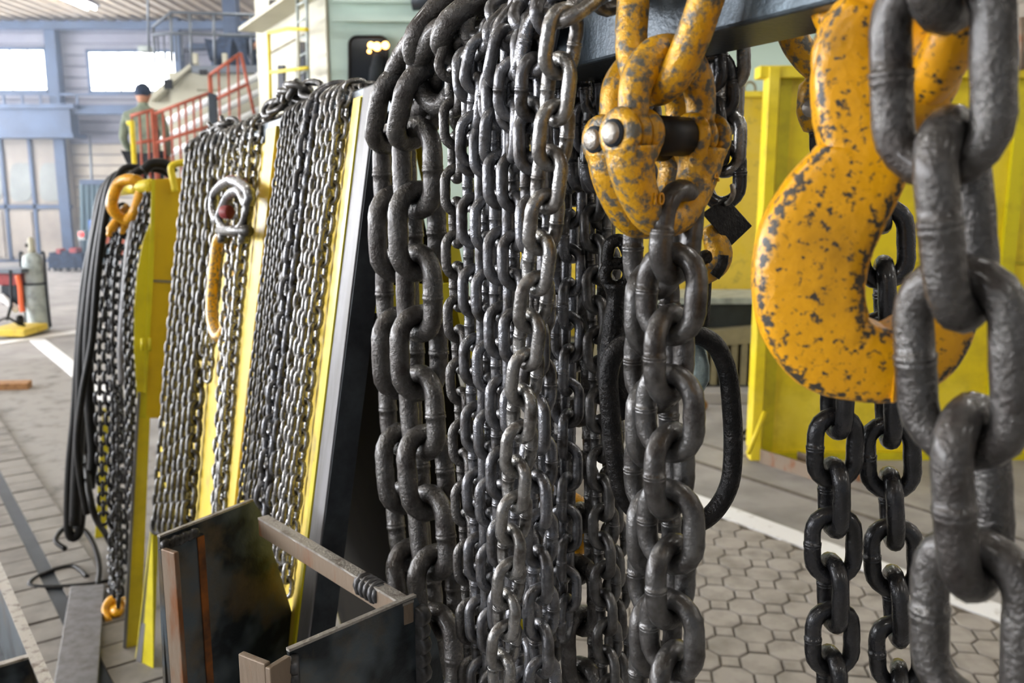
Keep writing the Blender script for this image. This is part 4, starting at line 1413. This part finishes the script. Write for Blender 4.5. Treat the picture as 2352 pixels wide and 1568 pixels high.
# links are placed upwards from a known link centre near the bottom of the frame
Ym = .478
pts_ = [W(1545, 1650, Ym), W(1540, 1240, Ym), W(1538, 950, Ym), W(1540, 700, Ym), W(1555, 535, Ym)]
k0 = pts_[0]
chain(catmull(pts_[::-1], 6), .0123, .0338, -48, STEEL_D, 'stout dark chain under the front coupling link', GM, maxn=12, ref=(-1, 0, 0), width=3.5)
Yb = .522
pts_ = [W(1500, 575, Yb), W(1498, 800, Yb), W(1500, 1100, Yb), W(1510, 1650, Yb)]
chain(catmull(pts_, 6), .0127, .0352, 50, STEEL_D, 'stout dark chain under the rear coupling link', GM, maxn=12, ref=(-1, 0, 0), width=3.5)

# ------------------------------------------------------------------ thin chain, ring, tag and grab hook at the right of the couplings
Yc = .56
chain(catmull([W(1640, 198, Yc), W(1652, 300, Yc), W(1660, 395, Yc), W(1655, 440, Yc)], 5), .0088, .0272, 10, STEEL_B, 'short black chain right of the coupling links', 'chains behind the beam', ref=(1, 0, 0))
chain(catmull([SD(PL(1630, 60, BD1 + .006).dot(U), BD1 - .01, BZ1 + .008), PL(1625, 60, BD1 + .008), W(1630, 160, Yc + .005)], 5), .0088, .0272, 45, STEEL_B, 'black chain end between the beam and the short black chain', 'chains behind the beam')
t = thing('metal_tag', W(1670, 560, .545), 'blank black metal tag hanging from a bent wire ring', 'tag')
tg = [(1668, 452), (1728, 519), (1678, 566), (1612, 490)]
MB().prism([W(x, y, .545 + (x - 1660) * .0002) for x, y in tg], V((.0003, .0016, 0))).build('plate', FORGED, t, bev=.0006)
ringp = catmull([W(1682, 426, .535), W(1684, 444, .53), W(1676, 462, .535), W(1664, 468, .55), W(1648, 458, .56), W(1636, 436, .565), W(1632, 412, .565), W(1640, 398, .56)], 5)
MB().tube(ringp, .0016, 8).build('wire_ring', EDGE, t)
t = thing('grab_hook', W(1632, 640, .55), 'small worn yellow and black hook below the metal tag', 'hook')
hkp = [(1625, 520), (1640, 548), (1650, 575), (1645, 602), (1626, 622), (1610, 634), (1602, 622)]
pts_ = catmull([W(x, y, .55) for x, y in hkp], 5)
n_ = len(pts_)
MB().tube(pts_, [.005 + .0042 * sin(pi * min(1, i / n_ * 1.15)) for i in range(n_)], 12).build('body', ORANGE_W, t)
MB().tube(catmull([W(1602, 612, .548), W(1612, 596, .547), W(1624, 590, .547), W(1634, 600, .547)], 4), .0048, 10).build('jaw', FORGED, t)
MB().disc(W(1614, 606, .552), (0, 1, 0), .0065, .010, 16).build('pawl', ORANGE, t)
MB().tube([W(1612, 622, .555), W(1614, 640, .555), W(1610, 745, .56)], [.0075, .006, .0055], 12).build('shank', FORGED, t)
MB().tube(catmull([W(1660, 585, .543), W(1656, 610, .543), W(1640, 634, .543)], 4), .004, 8).build('latch', FORGED, t)

# black swivel shackle with a hole, and the long black pear link
t = thing('black_swivel', W(1420, 900, .60), 'glossy black forged swivel eye with a round hole', 'swivel')
Yk = .60
MB().tube(closedcat([W(1395, 590, Yk), W(1402, 560, Yk), W(1425, 552, Yk), W(1440, 575, Yk), W(1440, 600, Yk), W(1400, 605, Yk)], 5), .0045, 10, closed=True).build('bow', FORGED, t)
b = MB()
ringc = W(1417, 630, Yk)
b.tube([ringc + V((.0082 * cos(2 * pi * q / 24), 0, .0082 * sin(2 * pi * q / 24))) for q in range(24)], .0045, 10, closed=True)
b.build('eye', FORGED, t)
MB().tube(catmull([W(1416, 652, Yk), W(1414, 700, Yk), W(1408, 780, Yk), W(1412, 850, Yk), W(1428, 910, Yk), W(1446, 945, Yk)], 5), [.010, .009, .0078, .0068, .0065] + [.0068 + .0006 * i for i in range(10)] + [.0135] * 11, 12).build('shank', FORGED, t)
t = thing('pear_link', W(1550, 1225, .585), 'large glossy black pear-shaped link behind the double chain', 'link')
pp = [(1590, 765), (1640, 790), (1670, 850), (1680, 930), (1684, 1020), (1676, 1110), (1640, 1175), (1590, 1205), (1530, 1205), (1470, 1180), (1430, 1130), (1412, 1040), (1402, 940), (1398, 860), (1420, 800), (1480, 765), (1530, 752)]
MB().tube(closedcat([W(x, y, .585 + (x - 1545) * .00006) for x, y in pp], 5), .0068, 16, closed=True).build('bar', FORGED, t)
t = thing('galvanised_eye', W(1605, 910, .60), 'pale galvanised lens-shaped fitting behind the double chain', 'fitting')
pts_ = [W(x, y, .60) for x, y in ((1598, 775), (1600, 800), (1602, 840), (1602, 870), (1598, 900), (1594, 918))]
MB().tube(pts_, [.002, .0062, .0085, .0085, .005, .001], 16).build('body', GALV, t)
MB().tube(catmull([W(1592, 760, .60), W(1612, 772, .60), W(1608, 795, .60), W(1592, 800, .60)], 4), .003, 8).build('collar', FORGED, t)

# yellow hooks low behind the beam chains
t = thing('yellow_hook', W(1330, 1240, .80), 'yellow painted hook low behind the dark chains', 'hook')
yh = [(1296, 1035), (1286, 1062), (1280, 1095), (1286, 1125), (1308, 1145), (1332, 1165), (1338, 1195), (1330, 1235), (1322, 1262)]
pts_ = catmull([W(x, y, .80) for x, y in yh], 5)
MB().tube(pts_, [.004 + .006 * min(1, i / 26) for i in range(len(pts_))], 12).build('body', ORANGE, t)
MB().tube(catmull([W(1306, 1075, .80), W(1302, 1100, .80), W(1312, 1125, .80)], 4), .004, 8).build('latch', ORANGE_W, t)
t = thing('yellow_cone', W(1266, 1200, .86), 'small yellow flared fitting left of the yellow hook', 'fitting')
pts_ = [W(1266, y, .86) for y in (1128, 1132, 1148, 1165, 1185, 1210)]
MB().tube(pts_, [.0058, .0062, .0058, .0038, .0035, .005], 16).build('body', YELLOW_D, t)

# ------------------------------------------------------------------ large orange hook
HY = .375
hn = V((sin(radians(-12)), -cos(radians(12)), 0))
hp0 = W(1950, 500, HY)


def hP(px, py):
    return ONP(px, py, hp0, hn)


hook = thing('lifting_hook', hP(1950, 915), 'large worn orange-yellow lifting hook hanging under the beam', 'hook')
# centre line, half width in the plane (px), half thickness (m), sharpness
spine = [((1975, 20), 46, .0120), ((1946, 95), 60, .0130), ((1944, 170), 76, .0140), ((1962, 250), 90, .0150), ((1984, 335), 97, .0155), ((1962, 395), 106, .0165), ((1912, 468), 120, .0178), ((1868, 550), 127, .0185), ((1851, 640), 124, .0190),
         ((1860, 722), 122, .0190), ((1902, 790), 114, .0188), ((1970, 822), 96, .0182), ((2045, 828), 88, .0172), ((2115, 790), 86, .0150), ((2162, 720), 72, .0135),
         ((2185, 630), 56, .0125), ((2196, 540), 42, .0105), ((2202, 465), 26, .008), ((2206, 430), 8, .003)]
cl = catmull([hP(*s[0]) for s in spine], 5)
kpx = (hp0.y * C10) / FPX


def interp(vals, n=5):
    out = []
    for a, c in zip(vals, vals[1:]):
        out += [a + (c - a) * k / n for k in range(n)]
    return out + [vals[-1]]


aw = [x * kpx for x in interp([s[1] for s in spine])]
bt = interp([s[2] for s in spine])
NS = 24
b = MB()
vs, fs, ws = [], [], []
for i, p in enumerate(cl):
    tt = (cl[min(i + 1, len(cl) - 1)] - cl[max(i - 1, 0)]).normalized()
    nn = tt.cross(hn).normalized()      # in the plane
    for k in range(NS):
        a = 2 * pi * k / NS
        ca_, sa_ = cos(a), sin(a)
        e = .42
        x = math.copysign(abs(ca_) ** e, ca_)
        y = math.copysign(abs(sa_) ** e, sa_)
        # inner edge broad, outer edge narrower, as on forged hooks
        y *= 1 - .12 * x
        vs.append(p + nn * aw[i] * x + hn * bt[i] * y)
        cr = abs(ca_ * sa_) * 2
        ws.append(max(0, (cr - .78) / .22) * (.9 if abs(x) > .6 else .4))
for i in range(len(cl) - 1):
    for k in range(NS):
        l = (k + 1) % NS
        fs.append((i * NS + k, i * NS + l, (i + 1) * NS + l, (i + 1) * NS + k))
fs.append(list(range(NS))[::-1])
fs.append([(len(cl) - 1) * NS + k for k in range(NS)])
b.add(vs, fs, True, ws)
b.build('body', ORANGE, hook)
ey = [hP(2036 + 104 * cos(2 * pi * q / 40), 140 - 116 * sin(2 * pi * q / 40)) for q in range(40)]
MB().tube(ey, 66 * kpx, 20, closed=True, wear=[.25 * max(0, cos(2 * pi * q / 40 - 2.2)) for q in range(40)]).build('eye', ORANGE, hook)
# ridge where the point begins
MB().prism([hP(2060, 722) + hn * .0150, hP(2052, 905) + hn * .0120, hP(2030, 908) + hn * .0172, hP(2040, 735) + hn * .0186], hn * -.006).build('point_ridge', ORANGE, hook, bev=.001)
# orange link through the eye
t = thing('orange_link', W(2150, 240, .36), 'orange link threaded through the eye of the big hook', 'link')
ol = [(2030, 150, .392), (2085, 210, .378), (2130, 190, .362), (2175, 120, .350), (2215, 40, .340), (2240, -60, .334), (2200, -180, .345), (2080, -210, .38), (1960, -150, .41), (1905, -60, .425), (1912, 20, .425), (1960, 90, .412)]
MB().tube(closedcat([W(*q) for q in ol], 6), .0098, 18, closed=True).build('bar', ORANGE, t)
# big chain in front of the hook
Yr = .318
pr = [W(2160, 175, Yr), W(2202, 527, Yr), W(2210, 864, Yr), W(2240, 1200, Yr), W(2236, 1545, Yr), W(2240, 1700, Yr)]
pr = [pr[0] + Z * .055, pr[0] + Z * .0525 - V((0, 0, 0))] [:1] + pr
chain(catmull(pr, 6), .0150, .0532, -42, STEEL_H, 'largest foreground chain hanging in front of the orange hook', 'chains at the right edge', ref=(-1, 0, 0), maxn=7, width=3.3)
# pair of black chains behind the hook
Yd = .545
bh = thing('coupling_clevis', W(1862, 370, Yd), 'dark yellow clevis coupling half hidden behind the big hook', 'coupling')
MB().tube(catmull([W(1815, 70, Yd), W(1835, 110, Yd), W(1870, 150, Yd), W(1900, 160, Yd)], 5), .0088, 12).build('bow', ORANGE_W, bh)
MB().tube(catmull([W(1880, 165, Yd), W(1866, 200, Yd), W(1862, 250, Yd), W(1880, 295, Yd)], 5), [.006] * 5 + [.0082] * 5 + [.0088] * 5 + [.006], 12).build('cheek', ORANGE_W, bh)
MB().tube([W(1863, 249, Yd - .012), W(1863, 249, Yd + .012)], .0052, 16).build('pin', EDGE, bh)
MB().tube([W(1882, 292, Yd), W(1884, 360, Yd), W(1900, 400, Yd)], .0055, 10).build('shank', ORANGE_W, bh)
GP = 'pair of black chains behind the hook'
chain(catmull([W(1930, 300, Yd), W(1928, 600, Yd), W(1922, 920, Yd), W(1915, 1140, Yd), W(1910, 1640, Yd)], 8), .0110, .0335, 0, STEEL_B, 'left black chain of the pair under the big hook', GP, ref=(-1, 0, 0), maxn=16, jitter=8)
chain(catmull([W(2020, 300, Yd + .012), W(2030, 600, Yd + .012), W(2040, 940, Yd + .012), W(2050, 1220, Yd + .012), W(2070, 1640, Yd + .012)], 8), .0115, .0355, 15, STEEL_B, 'right black chain of the pair under the big hook', GP, ref=(-1, 0, 0), maxn=16, jitter=8)
# steel bar edge at the bottom right corner
MB().prism([W(2330, 1450, .42), W(2372, 1330, .42), W(2372, 1700, .42), W(2322, 1700, .42)], V((.004, .02, 0))).build('steel_bar', GREYLEG, label='pale steel bar edge at the right bottom corner', cat='bar')

# ------------------------------------------------------------------ thin dusty haze at the far end of the hall
hm = bpy.data.materials.new('hall_haze')
hm.use_nodes = True
hm.node_tree.nodes.clear()
ho = hm.node_tree.nodes.new('ShaderNodeOutputMaterial')
hv = hm.node_tree.nodes.new('ShaderNodeVolumeScatter')
hv.inputs['Color'].default_value = (.72, .82, 1, 1)
hv.inputs['Density'].default_value = .016
hv.inputs['Anisotropy'].default_value = .3
hm.node_tree.links.new(hv.outputs[0], ho.inputs['Volume'])
MB().abox(HX0 + .05, HX1 - .05, 9.2, HY1 - .35, .03, HZ - .2).build('hall_haze', hm, kind='stuff', label='thin bluish haze hanging at the far hall end', cat='haze')
